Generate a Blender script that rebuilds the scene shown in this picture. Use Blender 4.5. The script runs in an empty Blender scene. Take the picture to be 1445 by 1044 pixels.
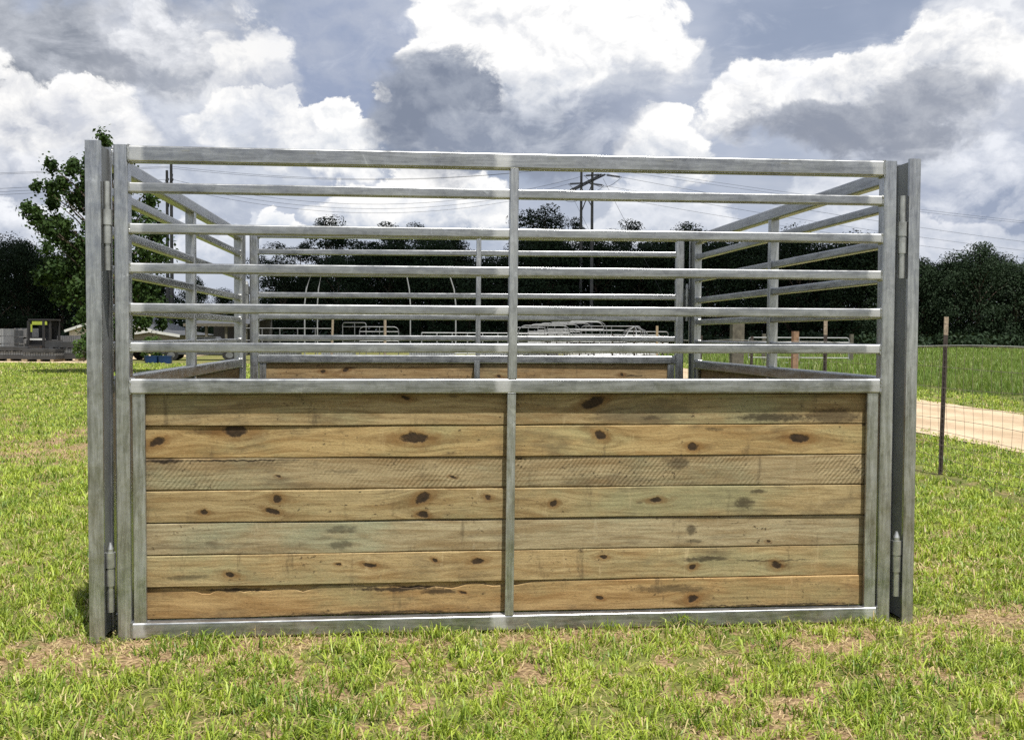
import bpy, bmesh, math, random
import numpy as np
from mathutils import Vector, Matrix, noise as mnoise

SC = bpy.context.scene
COL = SC.collection
random.seed(7)
RNG = np.random.default_rng(11)
R = math.radians

# ------------------------------------------------------------------ camera
EYE, FPX, PITCH, ROLL = 1.341, 1431.0, R(1.98), R(0.26)
cam = bpy.data.objects.new('camera', bpy.data.cameras.new('camera'))
COL.objects.link(cam)
cam.data.sensor_width = 36.0
cam.data.lens = 36.0 * FPX / 1445.0
cam.data.clip_end = 20000
cam.data.clip_start = 0.05
cam.matrix_world = (Matrix.Translation((0, 0, EYE)) @ Matrix.Rotation(R(90) - PITCH, 4, 'X')
                    @ Matrix.Rotation(ROLL, 4, 'Z'))
SC.camera = cam


def ray(px, py):
    """direction of a photograph pixel, scaled to forward distance 1"""
    dx, dy = px - 722.5, py - 522.0
    a = dx * math.cos(ROLL) + dy * math.sin(ROLL)
    b = -dx * math.sin(ROLL) + dy * math.cos(ROLL)
    d, u = FPX, -b
    y = d * math.cos(PITCH) + u * math.sin(PITCH)
    z = -d * math.sin(PITCH) + u * math.cos(PITCH)
    return Vector((a / y, 1.0, z / y))


def at(px, py, dist):
    v = ray(px, py) * dist
    return Vector((v.x, v.y, v.z + EYE))


# ------------------------------------------------------------------ exposure
SC.view_settings.view_transform = 'Standard'
SC.view_settings.look = 'None'
SC.view_settings.gamma = 1.0
SC.view_settings.exposure = 0.6
SC.view_settings.use_curve_mapping = False
SC.render.engine = 'CYCLES'
SC.cycles.max_bounces = 6
SC.cycles.use_denoising = False
SC.cycles.sample_clamp_indirect = 2.0
SC.cycles.caustics_reflective = False
SC.cycles.caustics_refractive = False

# ------------------------------------------------------------------ sun
SUN = Vector((0.19, -0.35, 1.0)).normalized()
sun = bpy.data.objects.new('sun', bpy.data.lights.new('sun', 'SUN'))
COL.objects.link(sun)
sun.data.energy = 5.0
sun.data.angle = R(0.53)
sun.data.color = (1.0, 0.95, 0.87)
sun.rotation_euler = SUN.to_track_quat('Z', 'Y').to_euler()


# ------------------------------------------------------------------ node helper
class G:
    """short-hand for building node graphs"""
    def __init__(self, tree):
        self.t = tree
        self.n = tree.nodes

    def node(self, kind, **kw):
        nd = self.n.new(kind)
        for k, v in kw.items():
            setattr(nd, k, v)
        return nd

    def put(self, sock, v):
        if v is None:
            return
        if isinstance(v, bpy.types.NodeSocket):
            self.t.links.new(v, sock)
        elif isinstance(v, (tuple, list, Vector)):
            v = tuple(v)
            if sock.type == 'RGBA' and len(v) == 3:
                v = v + (1.0,)
            sock.default_value = v
        else:
            sock.default_value = v

    def m(self, op, a, b=None, c=None, clamp=False):
        nd = self.node('ShaderNodeMath', operation=op, use_clamp=clamp)
        for s, v in zip(nd.inputs, (a, b, c)):
            self.put(s, v)
        return nd.outputs[0]

    def add(self, a, b): return self.m('ADD', a, b)
    def sub(self, a, b): return self.m('SUBTRACT', a, b)
    def mul(self, a, b): return self.m('MULTIPLY', a, b)
    def div(self, a, b): return self.m('DIVIDE', a, b)
    def mad(self, a, b, c): return self.m('MULTIPLY_ADD', a, b, c)

    def v(self, op, a, b=None):
        nd = self.node('ShaderNodeVectorMath', operation=op)
        self.put(nd.inputs[0], a)
        if op == 'SCALE':
            self.put(nd.inputs['Scale'], b)
        elif b is not None:
            self.put(nd.inputs[1], b)
        return nd.outputs['Value'] if op in ('LENGTH', 'DOT_PRODUCT', 'DISTANCE') else nd.outputs[0]

    def step(self, x, lo, hi, a=0.0, b=1.0):
        nd = self.node('ShaderNodeMapRange', interpolation_type='SMOOTHSTEP')
        for k, v in (('Value', x), ('From Min', lo), ('From Max', hi), ('To Min', a), ('To Max', b)):
            self.put(nd.inputs[k], v)
        return nd.outputs[0]

    def lin(self, x, lo, hi, a=0.0, b=1.0):
        nd = self.node('ShaderNodeMapRange', interpolation_type='LINEAR')
        nd.clamp = True
        for k, v in (('Value', x), ('From Min', lo), ('From Max', hi), ('To Min', a), ('To Max', b)):
            self.put(nd.inputs[k], v)
        return nd.outputs[0]

    def mix(self, f, a, b, mode='MIX'):
        nd = self.node('ShaderNodeMix', data_type='RGBA', blend_type=mode)
        self.put(nd.inputs[0], f)
        self.put(nd.inputs[6], a)
        self.put(nd.inputs[7], b)
        return nd.outputs[2]

    def noise(self, vec, scale, detail=4, rough=0.55, dist=0.0, color=False):
        nd = self.node('ShaderNodeTexNoise')
        self.put(nd.inputs['Vector'], vec)
        nd.inputs['Scale'].default_value = scale
        nd.inputs['Detail'].default_value = detail
        nd.inputs['Roughness'].default_value = rough
        nd.inputs['Distortion'].default_value = dist
        return nd.outputs['Color' if color else 'Fac']

    def voro(self, vec, scale, out='Distance', rand=1.0):
        nd = self.node('ShaderNodeTexVoronoi')
        self.put(nd.inputs['Vector'], vec)
        nd.inputs['Scale'].default_value = scale
        nd.inputs['Randomness'].default_value = rand
        return nd.outputs[out]

    def xyz(self, x, y, z):
        nd = self.node('ShaderNodeCombineXYZ')
        for s, v in zip(nd.inputs, (x, y, z)):
            self.put(s, v)
        return nd.outputs[0]

    def sep(self, v):
        nd = self.node('ShaderNodeSeparateXYZ')
        self.put(nd.inputs[0], v)
        return nd.outputs

    def coord(self, which='Object'):
        return self.node('ShaderNodeTexCoord').outputs[which]

    def attr(self, name, out='Fac'):
        return self.node('ShaderNodeAttribute', attribute_name=name).outputs[out]


# ------------------------------------------------------------------ sky
def lin1(c):
    c /= 255.0
    return c / 12.92 if c <= 0.04045 else ((c + 0.055) / 1.055) ** 2.4


def srgb(r, g, b):
    return (lin1(r), lin1(g), lin1(b))


def build_world():
    w = bpy.data.worlds.new('World')
    SC.world = w
    w.use_nodes = True
    g = G(w.node_tree)
    g.n.clear()
    S = 0.1                                             # background strength
    KS = 7.15
    sky = g.node('ShaderNodeTexSky', sky_type='NISHITA')
    sky.sun_disc = False
    sky.sun_elevation = math.asin(SUN.z)
    sky.sun_rotation = math.atan2(SUN.x, SUN.y)
    sky.air_density, sky.dust_density, sky.ozone_density = 1.0, 1.5, 1.0
    d = g.coord('Generated')
    x, y, z = g.sep(d)
    az = g.m('ARCTAN2', x, y)
    el = g.m('ARCSINE', z)
    # fractal warp shared by every cloud: broad billows, then fine curls
    q = g.v('MULTIPLY', d, (1.0, 1.0, 1.35))
    big = g.noise(q, 7.0, 2, 0.5, 0.0, True)
    fine = g.noise(q, 22.0, 9, 0.62, 0.25, True)
    b3, f3 = g.sep(big), g.sep(fine)
    puff = g.voro(g.v('ADD', q, g.v('SCALE', fine, 0.035)), 26.0)      # cauliflower bumps
    wu = g.add(g.mul(g.sub(b3[0], 0.5), 0.11), g.mul(g.sub(f3[0], 0.5), 0.075))
    wv = g.add(g.mul(g.sub(b3[1], 0.5), 0.09), g.mul(g.sub(f3[1], 0.5), 0.070))
    u = g.add(az, wu)
    vv = g.add(g.add(el, wv), g.mul(g.sub(puff, 0.3), 0.022))
    # the layer behind everything: thin blue-grey overcast with clear blue showing through
    lowf = g.noise(q, 3.2, 5, 0.55)
    band = g.noise(g.v('MULTIPLY', d, (1.0, 1.0, 3.0)), 5.0, 6, 0.6, 0.4)
    clear = g.v('SCALE', sky.outputs[0], 0.42)
    veil = g.mix(g.step(lowf, 0.36, 0.66), tuple(c * KS for c in srgb(160, 171, 194)),
                 tuple(c * KS for c in srgb(192, 199, 214)))
    veil = g.mix(g.step(band, 0.42, 0.72, 0.0, 0.55), veil, tuple(c * KS for c in srgb(208, 212, 222)))
    col = g.mix(g.step(lowf, 0.30, 0.62, 0.70, 0.93), clear, veil)
    # pale towards the horizon
    col = g.mix(g.step(el, 0.0, 0.16, 0.45, 0.0), col, tuple(c * KS for c in srgb(205, 212, 224)))
    qq = g.v('ADD', q, g.v('SCALE', fine, 0.03))
    n2 = g.noise(qq, 12.0, 8, 0.62, 0.2)
    n2b = g.noise(g.v('ADD', qq, (0.006, 0.0, 0.017)), 12.0, 4, 0.62, 0.2)      # the same billows a little higher: relief under a high sun
    relief = g.sub(n2, n2b)

    def cloud(col, px, py, rx, ry, edge, belly, white, lift=0.0, under=0.5, amt=1.0, tone=0.9):
        """one heap of cloud in the direction of a point of the sky: rx, ry its angular half sizes"""
        r0 = ray(px, py)
        a0 = math.atan2(r0.x, r0.y)
        e0 = math.atan2(r0.z, math.hypot(r0.x, 1.0))
        rx, ry = rx / FPX, ry / FPX
        du = g.mul(g.sub(u, a0), 1 / rx)
        dv = g.mul(g.sub(vv, e0), 1 / ry)
        rr = g.add(g.mul(du, du), g.mul(dv, dv))
        up = g.step(dv, -0.9, 0.2, under, edge * 0.72)          # soft below, crisp above
        mask = g.step(g.add(g.sub(1.0, rr), g.mul(g.sub(f3[2], 0.5), 0.5)), 0.0, up, 0.0, amt)
        t = g.add(g.add(dv, lift), g.mul(g.sub(n2, 0.5), 2.2))
        t = g.add(t, g.mul(relief, 5.0))
        t = g.add(t, g.mul(g.sub(g.mul(du, du), 0.35), 0.35))
        t = g.sub(t, g.mul(g.sub(puff, 0.3), 0.5))
        sh = g.mix(g.lin(t, -0.75, 1.0), tuple(c * KS for c in srgb(*belly)),
                   tuple(c * KS * tone for c in srgb(*white)))
        return g.mix(mask, col, sh)

    W = (255, 254, 252)
    DK = (150, 155, 168)
    MD = (176, 182, 196)
    LT = (200, 205, 216)
    heaps = CLOUDS(W, DK, MD, LT)
    for h in heaps:
        col = cloud(col, *h)
    wisp = g.noise(g.v('ADD', g.v('MULTIPLY', d, (1.0, 1.0, 2.2)), g.v('SCALE', big, 0.08)), 9.0, 9, 0.66, 0.6)
    col = g.mix(g.step(wisp, 0.52, 0.75, 0.0, 0.42), col, tuple(c * KS for c in srgb(236, 239, 246)))
    # far side of the sky (behind the camera): broken cumulus all round
    rest = g.noise(q, 2.6, 8, 0.6, 0.2)
    back = g.step(y, 0.45, 0.1)
    rmask = g.mul(g.step(rest, 0.48, 0.58), back)
    rsh = g.mix(g.step(n2, 0.38, 0.6), tuple(c * KS for c in srgb(*MD)), tuple(c * KS for c in srgb(*W)))
    col = g.mix(rmask, col, rsh)
    bg = g.node('ShaderNodeBackground')
    g.put(bg.inputs[0], col)
    bg.inputs[1].default_value = S
    out = g.node('ShaderNodeOutputWorld')
    g.t.links.new(bg.outputs[0], out.inputs[0])


def CLOUDS(W, DK, MD, LT):
    # px, py, rx, ry, edge, belly, white, lift, under, amount, tone
    return [
        # broad grey decks
        (45, 60, 170, 90, 1.0, (136, 142, 153), (198, 202, 210), -0.4, 1.0, 0.92, 0.9),
        (250, 70, 120, 110, 1.0, (160, 165, 176), (236, 238, 243), -0.1, 1.0, 0.85, 0.9),
        (215, 190, 170, 85, 1.0, (178, 185, 200), (232, 236, 244), -0.1, 1.0, 0.9, 0.9),
        (480, 110, 150, 150, 1.0, (150, 162, 188), (184, 192, 210), 0.0, 1.0, 0.8, 0.9),
        (330, 105, 80, 90, 0.45, (178, 185, 200), W, 0.35, 1.0, 0.85, 0.95),
        (235, 70, 55, 80, 0.45, (160, 166, 178), (248, 249, 252), 0.0, 1.0, 0.8, 0.95),
        (60, 165, 130, 85, 0.4, (182, 187, 199), W, 0.35, 0.9, 0.95, 0.97),
        (100, 125, 40, 50, 0.35, (200, 204, 214), W, 0.4, 0.9, 0.95, 0.97),
        (90, 245, 160, 60, 0.7, (168, 176, 192), (240, 242, 248), -0.1, 1.0, 0.9, 0.9),
        (60, 330, 150, 60, 0.5, (184, 191, 205), (246, 248, 252), 0.1, 1.0, 0.9, 0.97),
        (310, 262, 160, 34, 0.9, (176, 184, 200), (222, 228, 238), 0.0, 1.0, 0.8, 0.9),
        # far right grey-white mass
        (1410, 80, 170, 120, 0.8, (190, 195, 207), (250, 251, 253), 0.2, 1.0, 0.9, 0.95),
        (1410, 275, 150, 125, 0.45, (150, 161, 183), (236, 239, 246), 0.0, 0.9, 0.95, 0.95),
        (1310, 350, 130, 40, 0.6, (192, 199, 212), (238, 240, 246), 0.0, 1.0, 0.85, 0.95),
        (1250, 235, 120, 50, 1.0, (172, 180, 198), (206, 212, 224), 0.0, 1.0, 0.8, 0.9),
        # low white banks over the trees
        (400, 200, 150, 46, 0.4, (190, 197, 210), W, 0.15, 0.9, 1.0, 0.98),
        (350, 165, 60, 40, 0.4, (196, 202, 214), W, 0.2, 0.9, 0.8, 0.97),
        (590, 285, 150, 62, 0.35, (190, 198, 212), W, 0.6, 0.9, 1.0, 1.0),
        (330, 320, 90, 36, 0.5, (186, 195, 210), (250, 251, 254), 0.2, 1.0, 0.8, 0.97),
        (425, 312, 36, 20, 0.45, (206, 214, 226), W, 0.4, 0.9, 0.95, 1.0),
        (930, 325, 140, 50, 0.6, (190, 197, 210), (244, 246, 250), 0.1, 1.0, 0.9, 0.95),
        (1190, 300, 100, 66, 0.6, (182, 190, 205), (244, 246, 250), 0.1, 1.0, 0.8, 0.97),
        (945, 220, 88, 70, 0.30, (192, 199, 211), W, 0.7, 0.9, 1.0, 1.0),
        (500, 190, 75, 48, 0.35, (196, 203, 214), W, 0.6, 0.9, 1.0, 1.0),
        # the great heap in the middle: its white head, then its grey belly
        (770, 60, 225, 125, 0.30, (178, 185, 199), W, 0.85, 0.9, 1.0, 1.0),
        (640, 80, 95, 72, 0.28, (178, 185, 199), W, 0.8, 0.9, 1.0, 1.0),
        (632, 160, 135, 108, 0.7, (127, 136, 154), (178, 185, 198), -0.25, 1.0, 1.0, 0.9),
        (800, 190, 130, 80, 1.0, (146, 155, 174), (222, 226, 234), -0.1, 1.0, 0.9, 0.95),
        (715, 205, 120, 55, 0.9, (140, 149, 167), (196, 202, 213), -0.2, 1.0, 0.9, 0.9),
        (745, 110, 55, 60, 0.5, (196, 202, 213), W, 0.4, 1.0, 0.9, 1.0),
        (880, 125, 75, 80, 1.0, (156, 165, 184), (205, 211, 222), 0.0, 1.0, 0.85, 0.9),
        # the heap on the right, white along its upper left, dark flat base
        (1165, 140, 170, 84, 0.28, (172, 179, 194), W, 0.6, 0.9, 1.0, 1.0),
        (1290, 105, 150, 78, 0.45, (176, 183, 197), W, 0.45, 0.9, 0.95, 0.98),
        (1205, 182, 170, 36, 1.0, (138, 145, 160), (180, 186, 198), -0.3, 1.0, 0.92, 0.9),
        (1310, 150, 90, 48, 1.0, (150, 156, 169), (200, 204, 212), -0.2, 1.0, 0.75, 0.9),
        (1000, 95, 30, 36, 0.9, (180, 187, 202), (216, 221, 230), 0.0, 1.0, 0.7, 0.95),
    ]


build_world()


# ------------------------------------------------------------------ object helpers
def tag(o, label=None, cat=None, group=None, kind=None):
    if label: o['label'] = label
    if cat: o['category'] = cat
    if group: o['group'] = group
    if kind: o['kind'] = kind
    return o


def link(name, me, mat=None, parent=None):
    o = bpy.data.objects.new(name, me)
    COL.objects.link(o)
    if mat is not None and me is not None:
        me.materials.append(mat)
    if parent is not None:
        o.parent = parent
    return o


def empty(name, loc=(0, 0, 0), rz=0.0):
    o = bpy.data.objects.new(name, None)
    COL.objects.link(o)
    o.empty_display_size = 0.3
    o.location = loc
    o.rotation_euler = (0, 0, rz)
    return o


def copy_tree(o, parent=None):
    c = o.copy()
    COL.objects.link(c)
    if parent is not None:
        c.parent = parent
    for ch in list(o.children):
        copy_tree(ch, c)
    return c


class MB:
    """collects boxes, tubes and strips into ONE mesh"""
    def __init__(self):
        self.v, self.f = [], []

    def raw(self, vs, fs):
        b = len(self.v)
        self.v += [tuple(p) for p in vs]
        self.f += [tuple(i + b for i in q) for q in fs]
        return self

    def box(self, x0, x1, y0, y1, z0, z1):
        vs = [(x, y, z) for z in (z0, z1) for y in (y0, y1) for x in (x0, x1)]
        return self.raw(vs, [(0, 2, 3, 1), (4, 5, 7, 6), (0, 1, 5, 4), (1, 3, 7, 5), (3, 2, 6, 7), (2, 0, 4, 6)])

    def obox(self, c, ux, uy, uz, hx, hy, hz):
        c, ux, uy, uz = Vector(c), Vector(ux), Vector(uy), Vector(uz)
        vs = [c + ux * hx * sx + uy * hy * sy + uz * hz * sz for sz in (-1, 1) for sy in (-1, 1) for sx in (-1, 1)]
        return self.raw(vs, [(0, 2, 3, 1), (4, 5, 7, 6), (0, 1, 5, 4), (1, 3, 7, 5), (3, 2, 6, 7), (2, 0, 4, 6)])

    def sweep(self, path, prof_fn, closed=False):
        """prof_fn(i) -> ring of points at path index i"""
        rings = [prof_fn(i) for i in range(len(path))]
        n = len(rings[0])
        vs = [p for r in rings for p in r]
        fs = []
        m = len(rings)
        for i in range(m if closed else m - 1):
            a, b = i * n, ((i + 1) % m) * n
            for k in range(n):
                k2 = (k + 1) % n
                fs.append((a + k, a + k2, b + k2, b + k))
        if not closed:
            fs.append(tuple(range(n - 1, -1, -1)))
            fs.append(tuple((m - 1) * n + k for k in range(n)))
        return self.raw(vs, fs)

    def tube(self, pts, r, seg=8, r2=None, closed=False):
        pts = [Vector(p) for p in pts]
        m = len(pts)

        def frame(i):
            if closed:
                t = pts[(i + 1) % m] - pts[i - 1]
            else:
                t = pts[min(i + 1, m - 1)] - pts[max(i - 1, 0)]
            t.normalize()
            ref = Vector((0, 0, 1)) if abs(t.z) < 0.9 else Vector((1, 0, 0))
            a = t.cross(ref).normalized()
            return a, a.cross(t).normalized()

        def ring(i):
            a, b = frame(i)
            rr = r if r2 is None else r + (r2 - r) * i / max(1, m - 1)
            return [pts[i] + (a * math.cos(k * 2 * math.pi / seg) + b * math.sin(k * 2 * math.pi / seg)) * rr
                    for k in range(seg)]
        return self.sweep(pts, ring, closed)

    def rect(self, p0, p1, w, h, up=(0, 0, 1), c=0.008, n=3, steps=1):
        """rectangular hollow section with rounded corners from p0 to p1; h along `up`, w across"""
        p0, p1, up = Vector(p0), Vector(p1), Vector(up)
        t = (p1 - p0).normalized()
        side = t.cross(up).normalized()
        up = side.cross(t).normalized()
        prof = []
        for cx, cy, a0 in ((1, 1, 0), (-1, 1, 90), (-1, -1, 180), (1, -1, 270)):
            for k in range(n):
                a = R(a0 + 90 * k / (n - 1)) if n > 1 else R(a0 + 45)
                prof.append((cx * (w / 2 - c) + c * math.cos(a), cy * (h / 2 - c) + c * math.sin(a)))
        path = [p0 + (p1 - p0) * i / steps for i in range(steps + 1)]
        return self.sweep(path, lambda i: [path[i] + side * a + up * b for a, b in prof])

    def channel(self, z0, z1, a, b, th=0.007, lip=0.016):
        """upright lipped C channel, a along x, b along y, open on the y = 0 side"""
        pr = [(0, 0), (lip, 0), (lip, th), (th, th), (th, b - th), (a - th, b - th), (a - th, th), (a - lip, th), (a - lip, 0),
              (a, 0), (a, b), (0, b)]
        vs = [(x, y, z) for z in (z0, z1) for x, y in pr]
        n = len(pr)
        fs = [(k, (k + 1) % n, n + (k + 1) % n, n + k) for k in range(n)]
        for q in ((0, 1, 2, 3), (0, 3, 4, 11), (4, 5, 10, 11), (5, 6, 9, 10), (6, 7, 8, 9)):
            fs += [q, tuple(n + i for i in reversed(q))]
        return self.raw(vs, fs)

    def build(self, name, mat, parent=None, smooth=True, sharp=35):
        me = bpy.data.meshes.new(name)
        me.from_pydata(self.v, [], self.f)
        bm = bmesh.new()
        bm.from_mesh(me)
        bmesh.ops.recalc_face_normals(bm, faces=bm.faces)
        bm.to_mesh(me)
        bm.free()
        o = link(name, me, mat, parent)
        if smooth:
            me.shade_smooth()
            me.set_sharp_from_angle(angle=R(sharp))
            if smooth == 'flat':
                md = o.modifiers.new('even normals', 'WEIGHTED_NORMAL')
                md.weight, md.keep_sharp = 100, True
        return o


def mesh_np(name, verts, loops, counts, mat=None, parent=None, attrs=None, smooth=False):
    """fast mesh from numpy arrays; loops is the flat vertex index list, counts the corners of each face"""
    me = bpy.data.meshes.new(name)
    nv, nf = len(verts), len(counts)
    me.vertices.add(nv)
    me.vertices.foreach_set('co', np.ascontiguousarray(verts, dtype=np.float32).ravel())
    me.loops.add(len(loops))
    me.loops.foreach_set('vertex_index', np.ascontiguousarray(loops, dtype=np.int32))
    me.polygons.add(nf)
    starts = np.concatenate(([0], np.cumsum(counts)[:-1])).astype(np.int32)
    me.polygons.foreach_set('loop_start', starts)
    for k, a in (attrs or {}).items():
        at_ = me.attributes.new(k, 'FLOAT', 'POINT')
        at_.data.foreach_set('value', np.ascontiguousarray(a, dtype=np.float32))
    me.update(calc_edges=True)
    if smooth:
        me.shade_smooth()
    return link(name, me, mat, parent)


# ------------------------------------------------------------------ materials
def mat_new(name):
    m = bpy.data.materials.new(name)
    m.use_nodes = True
    g = G(m.node_tree)
    return m, g, g.n['Principled BSDF']


def simple(name, col, rough=0.6, metal=0.0, var=0.15, scale=8.0, bump=0.0):
    m, g, b = mat_new(name)
    n = g.noise(g.coord(), scale, 5, 0.6)
    k = g.lin(n, 0.3, 0.7, 1 - var, 1 + var)
    g.put(b.inputs['Base Color'], g.v('SCALE', col, k))
    b.inputs['Roughness'].default_value = rough
    b.inputs['Metallic'].default_value = metal
    if bump:
        bp = g.node('ShaderNodeBump')
        bp.inputs['Strength'].default_value = bump
        g.put(bp.inputs['Height'], n)
        g.put(b.inputs['Normal'], bp.outputs[0])
    return m


def galvanised(name, axis, tint=(0.365, 0.378, 0.39), joints=(), length=3.5):
    """hot-dip zinc on steel section: cloudy spangle, dull streaks along the length, bright cold-spray at the welds"""
    m, g, b = mat_new(name)
    p = g.coord()
    sc = (0.55, 6.0, 6.0) if axis == 'x' else (6.0, 6.0, 0.55)
    streak = g.noise(g.v('MULTIPLY', p, sc), 7.0, 8, 0.72, 0.4)
    fine = g.noise(g.v('MULTIPLY', p, sc), 38.0, 5, 0.75)
    mott = g.noise(p, 7.0, 8, 0.7, 0.6)
    patch = g.noise(p, 2.1, 4, 0.6, 0.3)
    spang = g.voro(g.v('ADD', p, g.v('SCALE', g.noise(p, 14.0, 3, 0.5, 0, True), 0.06)), 40.0, 'Color')
    sp = g.sep(spang)[0]
    k = g.add(g.lin(streak, 0.32, 0.68, 0.58, 1.24), g.mul(g.sub(mott, 0.5), 0.36))
    k = g.add(k, g.mul(g.sub(sp, 0.5), 0.16))
    k = g.add(k, g.mul(g.sub(fine, 0.5), 0.45))
    k = g.m('MAXIMUM', g.add(k, g.mul(g.sub(patch, 0.5), 0.45)), 0.18)
    col = g.v('SCALE', tint, k)
    col = g.mix(g.step(mott, 0.50, 0.68, 0.0, 0.35), col, (tint[0] * .60, tint[1] * .63, tint[2] * .60))       # dull greenish oxide
    white = g.step(g.noise(p, 5.5, 9, 0.75, 0.8), 0.60, 0.69, 0.0, 0.55)              # white bloom
    col = g.mix(white, col, (tint[0] * 1.75, tint[1] * 1.75, tint[2] * 1.75))
    rough = g.add(g.lin(streak, 0.3, 0.7, 0.20, 0.40), g.mul(g.sub(mott, 0.5), 0.25))
    metal = g.lin(mott, 0.3, 0.75, 0.95, 0.70)
    if joints:
        x = g.sep(p)[0]
        mask = None
        for j in joints:
            dd = g.m('ABSOLUTE', g.sub(g.add(x, g.mul(g.sub(mott, 0.5), 0.10)), j))
            s = g.step(dd, 0.020, 0.050, 0.6, 0.0)
            mask = s if mask is None else g.m('MAXIMUM', mask, s)
        col = g.mix(mask, col, (0.62, 0.63, 0.64))
        rough = g.add(rough, g.mul(mask, 0.2))
        metal = g.sub(metal, g.mul(mask, 0.35))
    g.put(b.inputs['Base Color'], col)
    g.put(b.inputs['Roughness'], rough)
    g.put(b.inputs['Metallic'], metal)
    bp = g.node('ShaderNodeBump')
    bp.inputs['Strength'].default_value = 0.10
    bp.inputs['Distance'].default_value = 0.004
    g.put(bp.inputs['Height'], g.add(g.mul(mott, 0.7), g.mul(fine, 0.3)))
    g.put(b.inputs['Normal'], bp.outputs[0])
    return m


def board_wood(name, seed, tint, knots=(), stains=(), dark=0.0, saw=0.0):
    """treated pine board; object x runs along the board, z across it. knots (x, z, size), stains (x, z, rx, rz, strength)"""
    m, g, b = mat_new(name)
    p = g.v('ADD', g.coord(), (seed * 3.17, seed * 1.3, seed * 0.77))
    o = g.sep(g.coord())
    x, z = o[0], o[2]
    lift = None
    kmask = kring = ktail = None
    knz = g.noise(p, 55.0, 5, 0.7)
    wob = g.mul(g.sub(g.noise(p, 18.0, 4, 0.6), 0.5), 0.03)
    for (kx, kz, ks) in knots:
        krn = random.Random(int(kx * 1000) + int(kz * 5000))
        dx = g.mul(g.sub(g.add(x, wob), kx), 1 / (ks * krn.uniform(1.1, 2.3)))
        dz = g.mul(g.add(g.sub(g.add(z, wob), kz), g.mul(g.sub(x, kx), krn.uniform(-.35, .35))), 1 / (ks * krn.uniform(.7, 1.0)))
        r2 = g.add(g.mul(dx, dx), g.mul(dz, dz))
        tx, tz = g.mul(dx, 0.22), g.mul(dz, 0.75)
        tail = g.step(g.add(g.add(g.mul(tx, tx), g.mul(tz, tz)), g.mul(g.sub(knz, 0.5), 1.5)), 0.1, 1.0, 0.45 if ks > .011 else 0.0, 0.0)
        ktail = tail if ktail is None else g.m('MAXIMUM', ktail, tail)
        # grain parts round the knot
        ex = g.mul(g.sub(x, kx), 1 / (ks * 4.5))
        bulge = g.mul(g.m('MULTIPLY', g.m('EXPONENT', g.mul(g.mul(ex, ex), -1.0)), g.m('EXPONENT', g.mul(g.mul(dz, dz), -0.05))),
                      g.mul(g.m('TANH', g.mul(dz, 0.7)), ks * 1.25))
        lift = bulge if lift is None else g.add(lift, bulge)
        k = g.step(g.add(r2, g.mul(g.sub(knz, 0.5), 1.7)), 0.45, 1.1, 1.0, 0.0)
        ring = g.step(g.add(r2, g.mul(g.sub(knz, 0.5), 4.0)), 0.7, 5.0, 0.5, 0.0)
        kmask = k if kmask is None else g.m('MAXIMUM', kmask, k)
        kring = ring if kring is None else g.m('MAXIMUM', kring, ring)
    zz = z if lift is None else g.sub(z, lift)
    warp = g.mul(g.sub(g.noise(g.v('MULTIPLY', p, (0.6, 1, 1)), 1.6, 3, 0.5), 0.5), 0.16)
    gv = g.xyz(g.add(g.mul(x, 0.10), seed * 2.3), seed * 1.7, g.add(zz, warp))
    grain = g.noise(gv, 24.0, 7, 0.62, 0.35)
    ringw = g.m('SINE', g.mul(g.add(zz, g.mul(g.noise(gv, 7.0, 3, 0.5), 0.22)), 230.0))
    line = g.noise(g.xyz(g.mul(x, 0.05), seed, g.add(zz, g.mul(warp, 0.4))), 85.0, 6, 0.72)
    fibre = g.noise(g.xyz(g.mul(x, 0.35), seed, z), 240.0, 5, 0.75)
    cloud = g.noise(g.v('MULTIPLY', p, (0.35, 1, 1)), 3.0, 6, 0.65)
    light = tuple(tint)
    deep = (tint[0] * 0.60, tint[1] * 0.50, tint[2] * 0.40)
    green = (tint[0] * 0.70, tint[1] * 0.90, tint[2] * 0.98)
    col = g.mix(g.step(grain, 0.36, 0.70, 0.0, 0.9), light, deep)
    col = g.mix(g.mul(g.step(ringw, 0.25, 1.0), g.step(cloud, 0.38, 0.58, 0.08, 0.60)), col, (deep[0] * .8, deep[1] * .75, deep[2] * .7))
    col = g.mix(g.step(line, 0.50, 0.64, 0.0, 0.60), col, (tint[0] * 0.40, tint[1] * 0.33, tint[2] * 0.25))
    col = g.mix(g.step(line, 0.46, 0.34, 0.0, 0.40), col, (tint[0] * 1.30, tint[1] * 1.32, tint[2] * 1.30))
    col = g.mix(g.step(cloud, 0.45, 0.66, 0.0, 0.70), col, g.v('SCALE', green, g.lin(line, 0.3, 0.7, 1.2, 0.7)))
    col = g.v('SCALE', col, g.lin(fibre, 0.28, 0.72, 0.70, 1.28))
    grey = g.noise(g.v('MULTIPLY', p, (0.5, 1, 1.6)), 5.0, 9, 0.72)
    col = g.mix(g.step(grey, 0.50, 0.68, 0.0, 0.50 + dark), col, (0.070, 0.053, 0.033))
    rub = g.noise(g.v('MULTIPLY', p, (3.2, 1, 0.7)), 3.4, 8, 0.74)                       # handling marks and dried mud
    col = g.mix(g.step(rub, 0.57, 0.70, 0.0, 0.50), col, (0.055, 0.040, 0.024))
    col = g.mix(g.step(rub, 0.41, 0.30, 0.0, 0.45), col, (tint[0] * 1.35, tint[1] * 1.42, tint[2] * 1.6))
    fleck = g.noise(g.v('MULTIPLY', p, (0.7, 1, 1.0)), 42.0, 6, 0.75)
    fl2 = g.noise(p, 2.2, 5, 0.65)
    col = g.mix(g.mul(g.step(fleck, 0.58, 0.66, 0.0, 0.9), g.step(fl2, 0.44, 0.58, 0.10, 1.0)), col, (0.026, 0.017, 0.010))
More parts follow.
